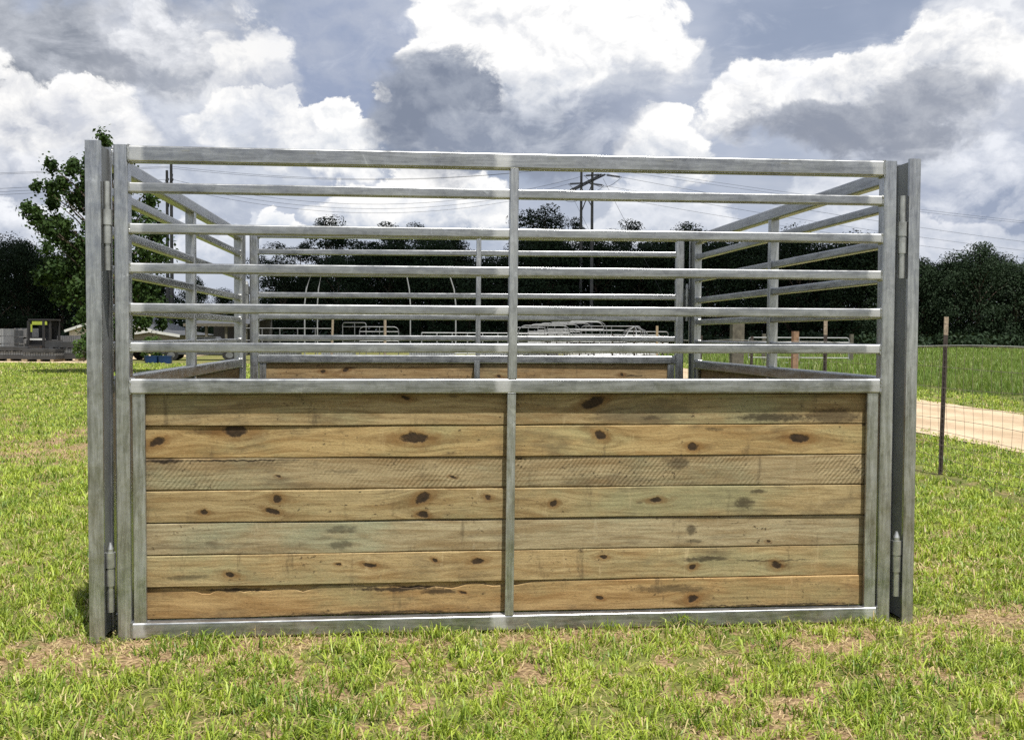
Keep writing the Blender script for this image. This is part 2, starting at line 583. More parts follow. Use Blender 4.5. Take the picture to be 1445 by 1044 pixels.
    if saw:
        sv = g.sep(g.coord())
        sx = g.mul(g.add(sv[0], g.mul(sv[2], -0.8)), 300.0)
        saww = g.m('SINE', g.add(sx, g.mul(g.noise(p, 9.0, 4, 0.6), 9.0)))
    for (sx0, sz0, rx, rz, st) in stains:
        ddx = g.mul(g.sub(x, sx0), 1 / rx)
        ddz = g.mul(g.sub(g.add(z, wob), sz0), 1 / rz)
        q2 = g.add(g.add(g.mul(ddx, ddx), g.mul(ddz, ddz)), g.mul(g.sub(fleck, 0.5), 2.6))
        col = g.mix(g.step(q2, 0.1, 1.1, st, 0.0), col, (0.018, 0.012, 0.008))
    if kmask is not None:
        col = g.mix(ktail, col, (tint[0] * 0.34, tint[1] * 0.25, tint[2] * 0.17))
        col = g.mix(kring, col, (tint[0] * 0.42, tint[1] * 0.27, tint[2] * 0.15))
        kc = g.mix(g.step(fleck, 0.35, 0.65), (0.010, 0.007, 0.005), (0.034, 0.020, 0.011))
        col = g.mix(g.mul(kmask, 0.93), col, kc)
    g.put(b.inputs['Base Color'], col)
    b.inputs['Roughness'].default_value = 0.78
    b.inputs['Specular IOR Level'].default_value = 0.25
    h = g.add(g.mul(grain, 0.5), g.add(g.mul(fibre, 0.3), g.mul(fleck, 0.5)))
    if saw:
        h = g.add(h, g.mul(g.mul(saww, saw), g.step(fl2, 0.40, 0.62)))
    if kmask is not None:
        h = g.sub(h, g.mul(kmask, 0.5))
    bp = g.node('ShaderNodeBump')
    bp.inputs['Strength'].default_value = 0.55
    bp.inputs['Distance'].default_value = 0.005
    g.put(bp.inputs['Height'], h)
    g.put(b.inputs['Normal'], bp.outputs[0])
    return m


def foliage(name, a, b_, trans=0.25, rough=0.6):
    m, g, b = mat_new(name)
    r = g.attr('tone')
    ob = g.node('ShaderNodeObjectInfo').outputs['Random']
    col = g.mix(r, a, b_)
    col = g.v('SCALE', col, g.lin(ob, 0, 1, 0.8, 1.2))
    g.put(b.inputs['Base Color'], col)
    b.inputs['Roughness'].default_value = rough
    b.inputs['Specular IOR Level'].default_value = 0.08
    if trans:
        tr = g.node('ShaderNodeBsdfTranslucent')
        g.put(tr.inputs[0], g.mix(0.5, col, (b_[0] * 1.6, b_[1] * 1.7, b_[2] * 0.8)))
        mx = g.node('ShaderNodeMixShader')
        mx.inputs[0].default_value = trans
        g.t.links.new(b.outputs[0], mx.inputs[1])
        g.t.links.new(tr.outputs[0], mx.inputs[2])
        g.t.links.new(mx.outputs[0], g.n['Material Output'].inputs[0])
    return m


M = {}
M['zinc_x'] = galvanised('zinc along rails', 'x')
M['zinc_weld'] = galvanised('zinc along rails with weld spray', 'x', joints=(0.085, 1.675, 3.415))
M['zinc_z'] = galvanised('zinc along uprights', 'z', (0.45, 0.464, 0.478))
M['zinc_recess'] = simple('zinc darkened for recess shade', (0.20, 0.21, 0.216), 0.5, 0.2, 0.25, 6.0)  # darker than the other zinc: recess shade put into the colour
M['zinc_pin'] = simple('bright zinc hinge', (0.42, 0.43, 0.42), 0.4, 0.85, 0.3, 20.0)
M['zinc_far'] = simple('weathered zinc', (0.18, 0.187, 0.195), 0.5, 0.55, 0.3, 3.0)
M['white_pipe'] = simple('pale pipe', (0.25, 0.262, 0.275), 0.5, 0.2, 0.2, 2.0)
M['bark'] = simple('bark', (0.075, 0.055, 0.04), 0.9, 0, 0.4, 6.0, 0.5)
M['dark_steel'] = simple('dark weathered steel', (0.040, 0.030, 0.026), 0.75, 0.2, 0.35, 20.0, 0.2)
M['rust_paint'] = simple('chipped pale paint', (0.25, 0.20, 0.15), 0.8, 0, 0.6, 40.0, 0.3)
M['wire'] = simple('dull fence wire', (0.16, 0.13, 0.11), 0.6, 0.4, 0.3, 5.0)
M['wire_new'] = simple('bright fence wire', (0.5, 0.5, 0.48), 0.5, 0.5, 0.2, 5.0)
M['old_wood'] = simple('weathered post wood', (0.085, 0.08, 0.062), 0.9, 0, 0.4, 9.0, 0.5)
M['pine_wood'] = simple('sawn post wood', (0.20, 0.125, 0.08), 0.9, 0, 0.4, 9.0, 0.5)
M['pole'] = simple('grey utility pole', (0.085, 0.085, 0.088), 0.8, 0, 0.25, 1.5)
M['cable'] = simple('aluminium cable', (0.10, 0.105, 0.11), 0.6, 0.2, 0.1, 1.0)
M['black'] = simple('black rubber and metal', (0.012, 0.012, 0.013), 0.6, 0, 0.3, 3.0)  # plain black for tyres and machine parts
M['grey_black'] = simple('dark grey paint', (0.035, 0.036, 0.038), 0.5, 0.1, 0.3, 3.0)
M['hiviz'] = simple('yellow green paint', (0.28, 0.33, 0.04), 0.5, 0, 0.2, 5.0)
M['white'] = simple('white paint', (0.50, 0.51, 0.50), 0.5, 0, 0.1, 3.0)
M['cream'] = simple('cream siding', (0.55, 0.48, 0.42), 0.7, 0, 0.08, 2.0)
M['tan'] = simple('tan siding', (0.20, 0.18, 0.14), 0.7, 0, 0.1, 2.0)
M['roof_grey'] = simple('grey metal roof', (0.06, 0.062, 0.065), 0.5, 0.3, 0.2, 1.0)
M['blue'] = simple('blue plastic', (0.008, 0.035, 0.12), 0.4, 0, 0.2, 4.0)
M['silver_paint'] = simple('silver car paint', (0.10, 0.103, 0.107), 0.3, 0.5, 0.05, 2.0)
M['glass'] = simple('dark car glass', (0.01, 0.012, 0.014), 0.08, 0, 0.05, 2.0)
M['red_lamp'] = simple('red lens', (0.3, 0.01, 0.01), 0.3, 0, 0.05, 2.0)
M['blockwood'] = simple('pale timber block', (0.28, 0.22, 0.14), 0.85, 0, 0.25, 6.0)
M['leaf_near'] = foliage('sweetgum leaves', (0.013, 0.028, 0.010), (0.044, 0.076, 0.022), 0.25)
M['leaf_far'] = foliage('forest leaves', (0.015, 0.027, 0.015), (0.022, 0.038, 0.019), 0.10)
M['needle'] = foliage('pine needles', (0.014, 0.025, 0.015), (0.021, 0.035, 0.019), 0.08)
M['leaf_bush'] = foliage('bush leaves', (0.035, 0.075, 0.018), (0.09, 0.15, 0.04), 0.25)


# ------------------------------------------------------------------ ground
FRONT_O = Vector((-1.7127, 4.3681, 0.0))
FRONT_Y = R(5.398)
BACK_O = Vector((-2.1013, 8.1230, 0.03))
BACK_Y = R(2.19)
LAX0, LAX1 = Vector((-1.797, 4.335, 0.0)), Vector((-2.178, 8.135, 0.0))
RAX0, RAX1 = Vector((1.854, 4.690, 0.0)), Vector((1.472, 8.300, 0.0))


def fbm(x, y, s, o=4, z=0.0):
    return mnoise.fractal(Vector((x * s, y * s, z)), 1.0, 2.0, o)


DRY_SPOTS = [(-1.90, 4.18, 0.24, 0.9), (-1.72, 4.05, 0.18, 0.7), (-5.6, 11.6, 1.5, 0.8), (-4.7, 11.0, 1.2, 0.8),
             (2.35, 4.75, 0.35, 0.8), (2.7, 4.5, 0.35, 0.7), (3.0, 4.6, 0.5, 0.7), (2.2, 5.6, 0.3, 0.7), (2.7, 5.9, 0.4, 0.6),
             (-4.6, 7.0, 0.6, 0.5), (-3.2, 5.0, 0.3, 0.5), (0.8, 4.1, 0.25, 0.7), (0.1, 4.05, 0.18, 0.7), (1.5, 4.25, 0.3, 0.6),
             (-0.25, 3.9, 0.2, 0.6), (-1.1, 4.1, 0.3, 0.5), (0.9, 3.65, 0.25, 0.5)]
FENCE_X = lambda y: 4.16 - 0.085 * (y - 9.8)
ROAD_L = lambda y: 5.86 - 0.090 * (y - 11.6)
ROAD_R = lambda y: 9.35 - 0.078 * (y - 11.6)


def dryness(x, y):
    d = 0.33 + 0.30 * fbm(x, y, 2.6, 3) + 0.55 * fbm(x, y, 7.5, 3, 5.0)
    for sx, sy, r, a in DRY_SPOTS:
        q = ((x - sx) ** 2 + (y - sy) ** 2) / (r * r)
        if q < 4:
            d += 0.40 * a * math.exp(-q * 1.6) * (1.0 + 0.5 * fbm(x, y, 6.0, 2, 9.0))
    c_, s_ = math.cos(FRONT_Y), math.sin(FRONT_Y)
    fs, ft = (x - FRONT_O.x) * c_ + (y - FRONT_O.y) * s_, -(x - FRONT_O.x) * s_ + (y - FRONT_O.y) * c_
    if -0.3 < fs < 3.9 and -0.5 < ft < 0.3:             # ground scuffed along the foot of the stall
        d += 0.34 * math.exp(-((ft + 0.06) / 0.09) ** 2) * (1 + fbm(x, y, 3.0, 2, 6.0))
    if y > 5:
        d -= 0.10
    return max(0.0, min(1.0, d))


def strip_soil(x, y):
    """the bare dark strip sprayed along the wire fence"""
    e = abs(x - (FENCE_X(y) - 0.10) - 0.10 * fbm(0, y, 1.0, 2, 3.0))
    return max(0.0, 1.0 - e / (0.16 + 0.08 * fbm(x, y, 2.0, 2, 7.0))) if 2 < y < 60 else 0.0


def build_ground():
    rings, seg = 150, 288
    rad = np.concatenate(([0.0], np.geomspace(0.5, 6000.0, rings)))
    vs, dry, soil = [], [], []
    for r in rad:
        for k in range(seg):
            a = 2 * math.pi * k / seg
            x, y = r * math.sin(a), r * math.cos(a)
            z = 0.0
            if r < 40:
                z = 0.012 * fbm(x, y, 1.1, 3) * min(1, r / 2)
            vs.append((x, y, z))
            dry.append(dryness(x, y) if r < 60 and y > 1 else 0.3)
            soil.append(strip_soil(x, y) if r < 60 else 0.0)
    lo, ct = [], []
    for i in range(len(rad) - 1):
        for k in range(seg):
            k2 = (k + 1) % seg
            lo += [i * seg + k, i * seg + k2, (i + 1) * seg + k2, (i + 1) * seg + k]
            ct.append(4)
    m, g, b = mat_new('lawn soil and thatch')
    p = g.coord()
    dryv, soilv = g.attr('dry'), g.attr('soil')
    n1 = g.noise(p, 6.0, 6, 0.65)
    n2 = g.noise(p, 45.0, 5, 0.7)
    n3 = g.noise(p, 0.35, 4, 0.6)
    thatch = g.mix(g.step(n2, 0.35, 0.68), (0.115, 0.075, 0.042), (0.37, 0.265, 0.16))
    turf = g.mix(g.step(n2, 0.3, 0.7), (0.040, 0.050, 0.016), (0.150, 0.160, 0.050))  # ground colour darkened to hold the shadow under the blades
    turf = g.mix(g.step(n3, 0.35, 0.65, 0.0, 0.5), turf, (0.19, 0.20, 0.062))
    f = g.step(g.add(g.add(dryv, g.mul(g.sub(n1, 0.5), 1.0)), g.mul(g.sub(g.noise(p, 16.0, 5, 0.65), 0.5), 0.8)), 0.28, 0.55)
    col = g.mix(f, turf, thatch)
    earth = g.mix(g.step(n2, 0.3, 0.7), (0.035, 0.026, 0.02), (0.10, 0.08, 0.06))
    col = g.mix(g.step(g.add(soilv, g.mul(g.sub(n1, 0.5), 0.8)), 0.15, 0.55), col, earth)
    g.put(b.inputs['Base Color'], col)
    b.inputs['Roughness'].default_value = 0.95
    b.inputs['Specular IOR Level'].default_value = 0.1
    bp = g.node('ShaderNodeBump')
    bp.inputs['Strength'].default_value = 0.7
    bp.inputs['Distance'].default_value = 0.02
    g.put(bp.inputs['Height'], g.add(n2, g.mul(n1, 0.5)))
    g.put(b.inputs['Normal'], bp.outputs[0])
    o = mesh_np('ground', np.array(vs), lo, ct, m, None, {'dry': dry, 'soil': soil}, True)
    tag(o, kind='structure')


def ribbon(name, left, right, z, mat):
    """flat sheet between two polylines of the same length, split across into six"""
    n = 6
    vs, fs = [], []
    for a, b in zip(left, right):
        for k in range(n + 1):
            t = k / n
            vs.append((a[0] + (b[0] - a[0]) * t, a[1] + (b[1] - a[1]) * t, z))
    for i in range(len(left) - 1):
        for k in range(n):
            q = i * (n + 1) + k
            fs.append((q, q + 1, q + n + 2, q + n + 1))
    return tag(MB().raw(vs, fs).build(name, mat, None, False), kind='structure')


def build_roads():
    m, g, b = mat_new('pale sand')
    p = g.coord()
    n = g.noise(p, 1.2, 6, 0.65)
    n2 = g.noise(p, 14.0, 5, 0.7)
    col = g.mix(g.step(n, 0.35, 0.65), (0.37, 0.285, 0.185), (0.47, 0.375, 0.26))
    st = g.noise(g.v('MULTIPLY', p, (1.0, 0.16, 1.0)), 3.2, 4, 0.6)
    col = g.mix(g.step(st, 0.56, 0.72, 0.0, 0.45), col, (0.29, 0.21, 0.135))
    col = g.mix(g.step(n2, 0.66, 0.74, 0.0, 0.8), col, (0.25, 0.17, 0.10))
    rx = g.sep(p)
    across = g.add(g.sub(rx[0], g.sub(7.6, g.mul(g.sub(rx[1], 11.6), 0.084))), g.mul(g.sub(g.noise(p, 0.5, 3, 0.5), 0.5), 0.8))
    rut = g.step(g.m('ABSOLUTE', g.sub(g.m('ABSOLUTE', across), 0.75)), 0.10, 0.42, 1.0, 0.0)
    n4 = g.noise(p, 5.0, 6, 0.7)
    col = g.mix(g.mul(rut, g.step(n4, 0.3, 0.6, 0.25, 0.75)), col, (0.30, 0.215, 0.135))
    col = g.mix(g.step(n4, 0.58, 0.70, 0.0, 0.5), col, (0.46, 0.36, 0.26))
    g.put(b.inputs['Base Color'], col)
    b.inputs['Roughness'].default_value = 0.95
    bp = g.node('ShaderNodeBump')
    bp.inputs['Strength'].default_value = 0.6
    bp.inputs['Distance'].default_value = 0.02
    g.put(bp.inputs['Height'], n2)
    g.put(b.inputs['Normal'], bp.outputs[0])
    ys = np.linspace(1.0, 62.0, 90)
    L = [(ROAD_L(y) + 0.10 * fbm(0, y, 0.8, 3) - (max(0, y - 44) ** 2) * 0.01, y) for y in ys]
    Rr = [(ROAD_R(y) + 0.12 * fbm(4, y, 0.8, 3) - (max(0, y - 48) ** 2) * 0.01, y) for y in ys]
    ribbon('road', L, Rr, 0.016, m)
    xs = np.linspace(-75, -18.6, 80)
    ribbon('yard', [(x, 44.6 + 0.5 * fbm(x, 0, 0.3, 3)) for x in xs], [(x, 62.0) for x in xs], 0.016, m)


build_ground()
build_roads()


# ------------------------------------------------------------------ the cattle stall
RAILS = [(2.112, .070, .060), (1.968, .043, .043), (1.793, .043, .043), (1.623, .043, .043), (1.449, .043, .043),
         (1.281, .043, .043), (1.111, .066, .060), (0.044, .070, .060)]      # height, depth of face, thickness
TILT = 0.012
LEAN = [(.001, .001, .001), (.010, .002, .001), (.005, .009, .002), (.001, .001, .002), (.002, .005, .011), (.002, .004, .012), (.012, .010, .004)]


def plank(L0, L1, z0, z1, t0, t1, seed, wane=0.0, lean=(0, 0, 0), nx=90):
    """a sawn board with a slightly crooked top and bottom edge, worn arrises, a little cup and twist, and a tongue behind"""
    rnd = random.Random(seed)
    bow = rnd.uniform(-0.004, 0.004)
    ph = rnd.uniform(0, 50)
    mb = MB()
    rings, tong = [], []
    for i in range(nx + 1):
        t = i / nx
        x = L0 + (L1 - L0) * t
        e1 = 0.0036 * mnoise.noise(Vector((x * 2.1, ph, 0))) + bow * math.sin(math.pi * t) * 0.4
        e0 = 0.0034 * mnoise.noise(Vector((x * 2.3, ph + 9, 0))) + bow * math.sin(math.pi * t) * 0.4
        cup = 0.0025 * mnoise.noise(Vector((x * 1.2, ph + 21, 0)))
        cup += lean[0] * (1 - 2 * t) + lean[1] * 2 * t if t < .5 else lean[1] * (2 - 2 * t) + lean[2] * (2 * t - 1)
        e1 += 0.0007 * mnoise.noise(Vector((x * 19, ph, 3)))
        tong.append((x, z1 - 0.04, z1 + 0.006))
        if wane:
            k = max(0.0, 1 - max(0, t - 0.42) / 0.12) if t > 0.42 else min(1.0, t / 0.10)
            e1 -= wane * k * (0.35 + 1.1 * max(-0.3, mnoise.fractal(Vector((x * 6.0, ph, 4)), 0.9, 2.0, 4)))
        a, b = z0 + e0, z1 + e1
        c = 0.0028
        rings.append([Vector((x, t0 + cup + c, a)), Vector((x, t0 + cup, a + c)), Vector((x, t0 + cup - 0.001, (a + b) / 2)),
                      Vector((x, t0 + cup, b - c)), Vector((x, t0 + cup + c, b)), Vector((x, t1, b)), Vector((x, t1, a))])
    mb.sweep(rings, lambda i: rings[i])
    mb.sweep(tong, lambda i: [Vector((tong[i][0], t0 + 0.017, tong[i][1])), Vector((tong[i][0], t0 + 0.024, tong[i][1])),
                              Vector((tong[i][0], t0 + 0.024, tong[i][2])), Vector((tong[i][0], t0 + 0.017, tong[i][2]))])
    return mb


def hinge_at(parent, x, t, z, flip, long_up=True, tip=False):
    """weld-on pin hinge: two barrels on the uprights and a pin through them"""
    h = MB()
    h.tube([(x, t, z - 0.075), (x, t, z + 0.0)], 0.0200, 14)
    h.tube([(x, t, z + 0.004), (x, t, z + 0.070)], 0.0225, 14)
    h.box(min(x, x + flip * 0.05), max(x, x + flip * 0.05), t + 0.012, t + 0.022, z + 0.010, z + 0.062)
    ho = h.build('hinge', M['zinc_pin'], parent)
    p = MB()
    up = 0.19 if long_up else 0.085
    p.tube([(x, t, z - 0.19), (x, t, z + up)], 0.0155, 12)
    if tip:
        p.tube([(x, t, z + up), (x, t, z + up + 0.028)], 0.0155, 12, 0.006)
    p.build('hinge_pin', M['zinc_pin'], ho)
    return ho


def make_panel(L, sw, st, kick_mats, z_extra=0.0, kick_out=True, mull=0.4905, weld=True, board_t=0.036, seed0=0, rails=RAILS, kick_mull=True, chan=False):
    """one wall of the stall: two uprights, eight rails, a centre upright and seven boards. x along, y through, z up"""
    root = empty('stall_panel')
    zr = M['zinc_weld'] if weld else M['zinc_x']
    top = rails[0][0] + 0.036 + z_extra
    T = 0.0635
    for s in (0, 1):
        mb = MB()
        x0 = s * L + (0 if s == 0 else -sw)
        mb.rect((x0 + sw / 2, st / 2, 0.004), (x0 + sw / 2, st / 2, top), sw, st, (0, 1, 0), 0.009, 4, 24)
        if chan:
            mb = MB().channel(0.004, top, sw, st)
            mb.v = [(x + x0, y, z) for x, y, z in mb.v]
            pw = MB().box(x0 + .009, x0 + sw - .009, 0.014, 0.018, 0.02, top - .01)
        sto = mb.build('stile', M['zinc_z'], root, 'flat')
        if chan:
            pw.build('recess_plate', M['zinc_recess'], sto, False)  # added plate, its dark tone stands for the shade inside the post
    names = ['top_rail'] + ['rail'] * 5 + ['middle_rail', 'bottom_rail']
    for nm, (z, h, w) in zip(names, rails):
        mb = MB()
        rnd = random.Random(int(z * 1000) + seed0)
        dz = rnd.uniform(-0.0015, 0.0015)
        mb.rect((sw - 0.001, T / 2 - 0.001, z + dz), (L - sw + 0.001, T / 2 - 0.001, z - dz), w, h, (0, 0, 1), 0.0085 if h > .05 else .007, 4, 30)
        ro = mb.build(nm, zr, root, 'flat')
        for xe in (sw + 0.0015, L - sw - 0.0015):
            hh, ww = h / 2 + .0005, w / 2 + .0005
            cy = T / 2 - .001
            loop = []
            for a in np.linspace(0, 2 * math.pi, 41)[:-1]:
                cx_, sx_ = math.cos(a), math.sin(a)
                q = max(abs(cx_), abs(sx_))
                j = 1 + 0.05 * mnoise.noise(Vector((a * 6, z * 20, xe)))
                loop.append((xe + 0.003 * mnoise.noise(Vector((a * 9, z * 31, xe + 5))), cy + cx_ / q * ww * j, z + sx_ / q * hh * j))
            MB().tube(loop, 0.0042, 6, None, True).build('weld_bead', M['zinc_pin'], ro)
        if nm == 'top_rail' and seed0 == 1:
            for px in (262, 440, 615, 780, 945, 1108):
                v = ray(px, 225)
                xs = (v.x * FRONT_O.y - FRONT_O.x) / (math.cos(FRONT_Y) - v.x * math.sin(FRONT_Y))
                MB().box(xs - .018, xs + .018, 0.0003, 0.0022, z + .012, z + .018).build('dent_shade', M['zinc_recess'], ro, False)  # raised dark strip, a dent's shade given as colour
    xm = L * mull
    zt, zm, zb = rails[0][0] - 0.035, rails[6][0], rails[7][0] + 0.035
    mb = MB()
    mb.rect((xm - TILT * 0.1 + 0.008, T / 2 - 0.003, zm + 0.034), (xm + 0.012, T / 2 - 0.003, zt), 0.056 if not chan else 0.058, 0.040 if not chan else 0.050, (1, 0, 0), 0.006, 3, 12)
    mb.build('centre_upright', M['zinc_z'], root, 'flat')
    mb = MB()
    if kick_mull:
        mb.rect((xm - 0.004, 0.012, zb), (xm + 0.003, 0.012, zm - 0.034), 0.024, 0.040, (1, 0, 0), 0.005, 3, 8)
    else:
        mb.rect((xm, -0.012, zb + 0.02), (xm, -0.012, zm - 0.012), 0.042, 0.046, (1, 0, 0), 0.005, 3, 8)
    mb.build('lower_upright', M['zinc_z'], root, 'flat')
    for s in (0, 1):                                   # flat strips that trap the board ends
        xa = sw + 0.008 if s == 0 else L - sw - 0.062
        mb = MB()
        mb.rect((xa + 0.027, 0.018, zb), (xa + 0.027, 0.018, zm - 0.033), 0.020, 0.054, (1, 0, 0), 0.004, 3, 8)
        mb.build('edge_strip', M['zinc_z'], root, 'flat')
    zlo, zhi = rails[7][0] + 0.036, rails[6][0] - 0.034
    bh = (zhi - zlo) / 7
    for k, mt in enumerate(kick_mats):
        rnd = random.Random(seed0 * 31 + k)
        z1 = zhi - k * bh
        z0 = z1 - bh
        lean = LEAN[k] if seed0 == 1 else tuple(rnd.uniform(0, .006) for _ in range(3))
        o = plank(sw + 0.03, L - sw - 0.03, z0 + 0.002 + rnd.uniform(0, .002), z1 - 0.002, board_t, board_t + 0.036,
                  seed0 * 17 + k, 0.040 if (k == 6 and seed0 == 1) else 0.0, lean)
        ob = o.build('board', mt, root, True, 28)
        # board-local origin: lower left corner of the board, so the grain and knots sit where they should
        off = Vector((0, 0, z0))
        ob.data.transform(Matrix.Translation(-off))
        ob.location = off
    return root


def build_stall():
    # front boards top to bottom; knots as (along, up the board, size)
    def fx(px):                                            # along-panel metres from a photograph column
        v = ray(px, 640)
        c, s = math.cos(FRONT_Y), math.sin(FRONT_Y)
        return (v.x * FRONT_O.y - FRONT_O.x) / (c - v.x * s)
    T = [(0.345, 0.266, 0.140), (0.400, 0.296, 0.140), (0.325, 0.262, 0.152), (0.345, 0.270, 0.140), (0.355, 0.300, 0.185), (0.390, 0.298, 0.154), (0.380, 0.260, 0.120)]
    K = [[(fx(838), .100, 0.0250), (fx(572), .125, 0.0125)],
         [(fx(218), .072, 0.0275), (fx(331), .125, 0.0300), (fx(585), .085, 0.0350), (fx(849), .095, 0.0250), (fx(981), .042, 0.0200), (fx(1131), .075, 0.0250)],
         [(fx(390), .06, 0.0075), (fx(640), .05, 0.0075)],
         [(fx(285), .048, 0.0137), (fx(383), .050, 0.0187), (fx(390), .105, 0.0187), (fx(597), .100, 0.0263), (fx(597), .025, 0.0213), (fx(690), .10, 0.0112),
          (fx(783), .070, 0.0163), (fx(928), .08, 0.0150)],
         [(fx(1090), .02, 0.0075)],
         [(fx(322), .055, 0.0125), (fx(520), .085, 0.0150), (fx(615), .105, 0.0112), (fx(675), .095, 0.0150), (fx(476), .09, 0.0088), (fx(855), .105, 0.0137), (fx(983), .055, 0.0150), (fx(1103), .055, 0.0225)],
         [(fx(850), .06, 0.0100), (fx(983), .045, 0.0213), (fx(655), .095, 0.0088)]]
    S = [[(fx(1090), .030, .22, .022, .8), (fx(1180), .035, .16, .05, .7), (fx(920), .030, .06, .012, .6), (fx(640), .13, .03, .008, .5)],
         [(fx(300), .118, .13, .016, .65), (fx(610), .085, .04, .012, .6), (fx(1112), .080, .05, .008, .6), (fx(1010), .12, .05, .010, .6)],
         [(fx(228), .132, .10, .010, .95), (fx(330), .132, .28, .005, .9), (fx(960), .105, .06, .035, .6), (fx(480), .08, .10, .010, .35)],
         [(fx(1055), .060, .06, .030, .75), (fx(1075), .115, .05, .012, .7), (fx(905), .065, .02, .008, .5)],
         [(fx(480), .105, .08, .020, .55), (fx(478), .035, .07, .022, .55), (fx(980), .085, .03, .03, .7), (fx(985), .03, .05, .010, .6), (fx(270), .04, .3, .02, .3)],
         [(fx(1000), .088, .14, .014, .75), (fx(1095), .075, .22, .006, .7), (fx(1108), .050, .05, .014, .9), (fx(260), .045, .12, .012, .5)],
         [(fx(560), .118, .25, .012, .9), (fx(330), .125, .16, .008, .9), (fx(520), .010, .45, .010, .85), (fx(950), .095, .22, .022, .6), (fx(1110), .01, .5, .006, .8), (fx(620), .10, .10, .015, .8)]]
    mats = [board_wood('front board %d' % (k + 1), k + 1, T[k], K[k], S[k], 0.1 if k == 0 else 0.0, 0.30 if k in (2,) else 0.0) for k in range(7)]
    other = [board_wood('inner board a', 21, (0.27, 0.195, 0.105), [(0.75, .11, .02), (1.5, .03, .016), (2.6, .12, .016)], [], 0.0),
             board_wood('inner board b', 22, (0.25, 0.185, 0.10), [(0.35, .06, .018), (1.9, .10, .02), (3.0, .05, .015)], [], 0.1),
             board_wood('inner board c', 23, (0.23, 0.175, 0.10), [(1.1, .07, .02), (2.3, .04, .015)], [(0.8, .05, .4, .03, .5)], 0.2)]
    backtop = board_wood('back top board', 25, (0.30, 0.215, 0.115), [(0.58, .075, .014), (0.76, .085, .020), (2.0, .040, .014), (3.0, .055, .016)],
                         [(0.80, .105, .05, .010, .8), (3.08, .045, .12, .008, .8)], 0.0)
    w = 3.5
    front = make_panel(w, 0.0615, 0.0635, mats, seed0=1)
    front.location, front.rotation_euler = FRONT_O, (0, 0, FRONT_Y)
    tag(front, 'front wall of the stall, seven knotty boards under galvanized rails, facing the lawn', 'stall panel', 'walls of the cattle stall')
    for s, x in ((-1, -0.028), (1, w + 0.030)):
        for z, up in ((1.70, True), (0.27, False)):
            hinge_at(front, x, 0.010, z + (0.10 if z > 1 else 0.05), s, up, not up)
    back = make_panel(w, 0.066, 0.0635, [backtop] + [other[i % 3] for i in range(6)], seed0=2, board_t=0.016, kick_mull=False, mull=0.520, weld=False)
    back.location, back.rotation_euler = BACK_O, (0, 0, BACK_Y)
    tag(back, 'back wall of the stall, pale boards and slim rails seen through the front rails', 'stall panel', 'walls of the cattle stall')
    for s, x in ((-1, -0.028), (1, w + 0.030)):
        for z in (1.62, 0.30):
            hinge_at(back, x, 0.030, z, s, False, True)
    # side walls: their depth axis points outwards from the pen so their boards show inside
    lv = LAX1 - LAX0
    left = make_panel(lv.length, 0.17, 0.0635, [other[(i + 1) % 3] for i in range(7)], 0.010, chan=True, board_t=0.016, seed0=3, weld=False, mull=0.50)
    left.location = LAX0 + Vector((0.044, 0, 0))
    left.rotation_euler = (0, 0, math.atan2(lv.y, lv.x))
    tag(left, 'left side wall of the stall, sunlit inner rails, throwing a shadow on the grass', 'stall panel', 'walls of the cattle stall')
    rv = RAX0 - RAX1
    right = make_panel(rv.length, 0.17, 0.0535, [other[(i + 2) % 3] for i in range(7)], 0.010, chan=True, seed0=4, weld=False, mull=0.50)
    right.location = RAX1 + Vector((-0.030, 0, 0))
    right.rotation_euler = (0, 0, math.atan2(rv.y, rv.x))
    tag(right, 'right side wall of the stall, nearest the wire fence, its inner rails shaded', 'stall panel', 'walls of the cattle stall')


build_stall()


# ------------------------------------------------------------------ trees
def quads(cent, nrm, size, aspect, rng):
    """leaf faces: centres, normals and sizes -> vertex block of 4 per leaf"""
    n = len(cent)
    a = rng.normal(size=(n, 3))
    u = np.cross(nrm, a)
    u /= np.linalg.norm(u, axis=1, keepdims=True) + 1e-9
    w = np.cross(nrm, u)
    w /= np.linalg.norm(w, axis=1, keepdims=True) + 1e-9
    s = size[:, None]
    p0 = cent - u * s
    p1 = cent - w * s * aspect * 0.9 + nrm * s * 0.15
    p2 = cent + u * s
    p3 = cent + w * s * aspect
    return np.stack([p0, p1, p2, p3], 1).reshape(-1, 3)


def leaf_mesh(name, clumps, per, leaf, rng, aspect=0.55, up=0.35, soft=False):
    """clumps: list of (centre, radius xyz)"""
    C, N, S, T = [], [], [], []
    for (c, r) in clumps:
        c, r = np.array(c), np.array(r)
        k = max(6, int(per * rng.uniform(0.7, 1.3)))
        d = rng.normal(size=(k, 3))
        d /= np.linalg.norm(d, axis=1, keepdims=True)
        rad = rng.uniform(0.35, 1.0, size=(k, 1)) ** 0.6
        if soft:
            rad = np.abs(rng.normal(0, 0.52, size=(k, 1)))
        C.append(c + d * rad * r)
        nn = d + rng.normal(size=(k, 3)) * 0.6 + np.array([0, 0, up])
        N.append(nn / np.linalg.norm(nn, axis=1, keepdims=True))
        S.append(leaf * rng.uniform(0.6, 1.3, size=k))
        t = rng.uniform(0, 1)
        T.append(np.clip(t * 0.5 + rng.uniform(0, 0.6, size=k), 0, 1))
    C, N, S, T = np.concatenate(C), np.concatenate(N), np.concatenate(S), np.concatenate(T)
    v = quads(C, N, S, aspect, rng)
    n = len(C)
    return v, np.arange(4 * n), np.full(n, 4), np.repeat(T, 4)


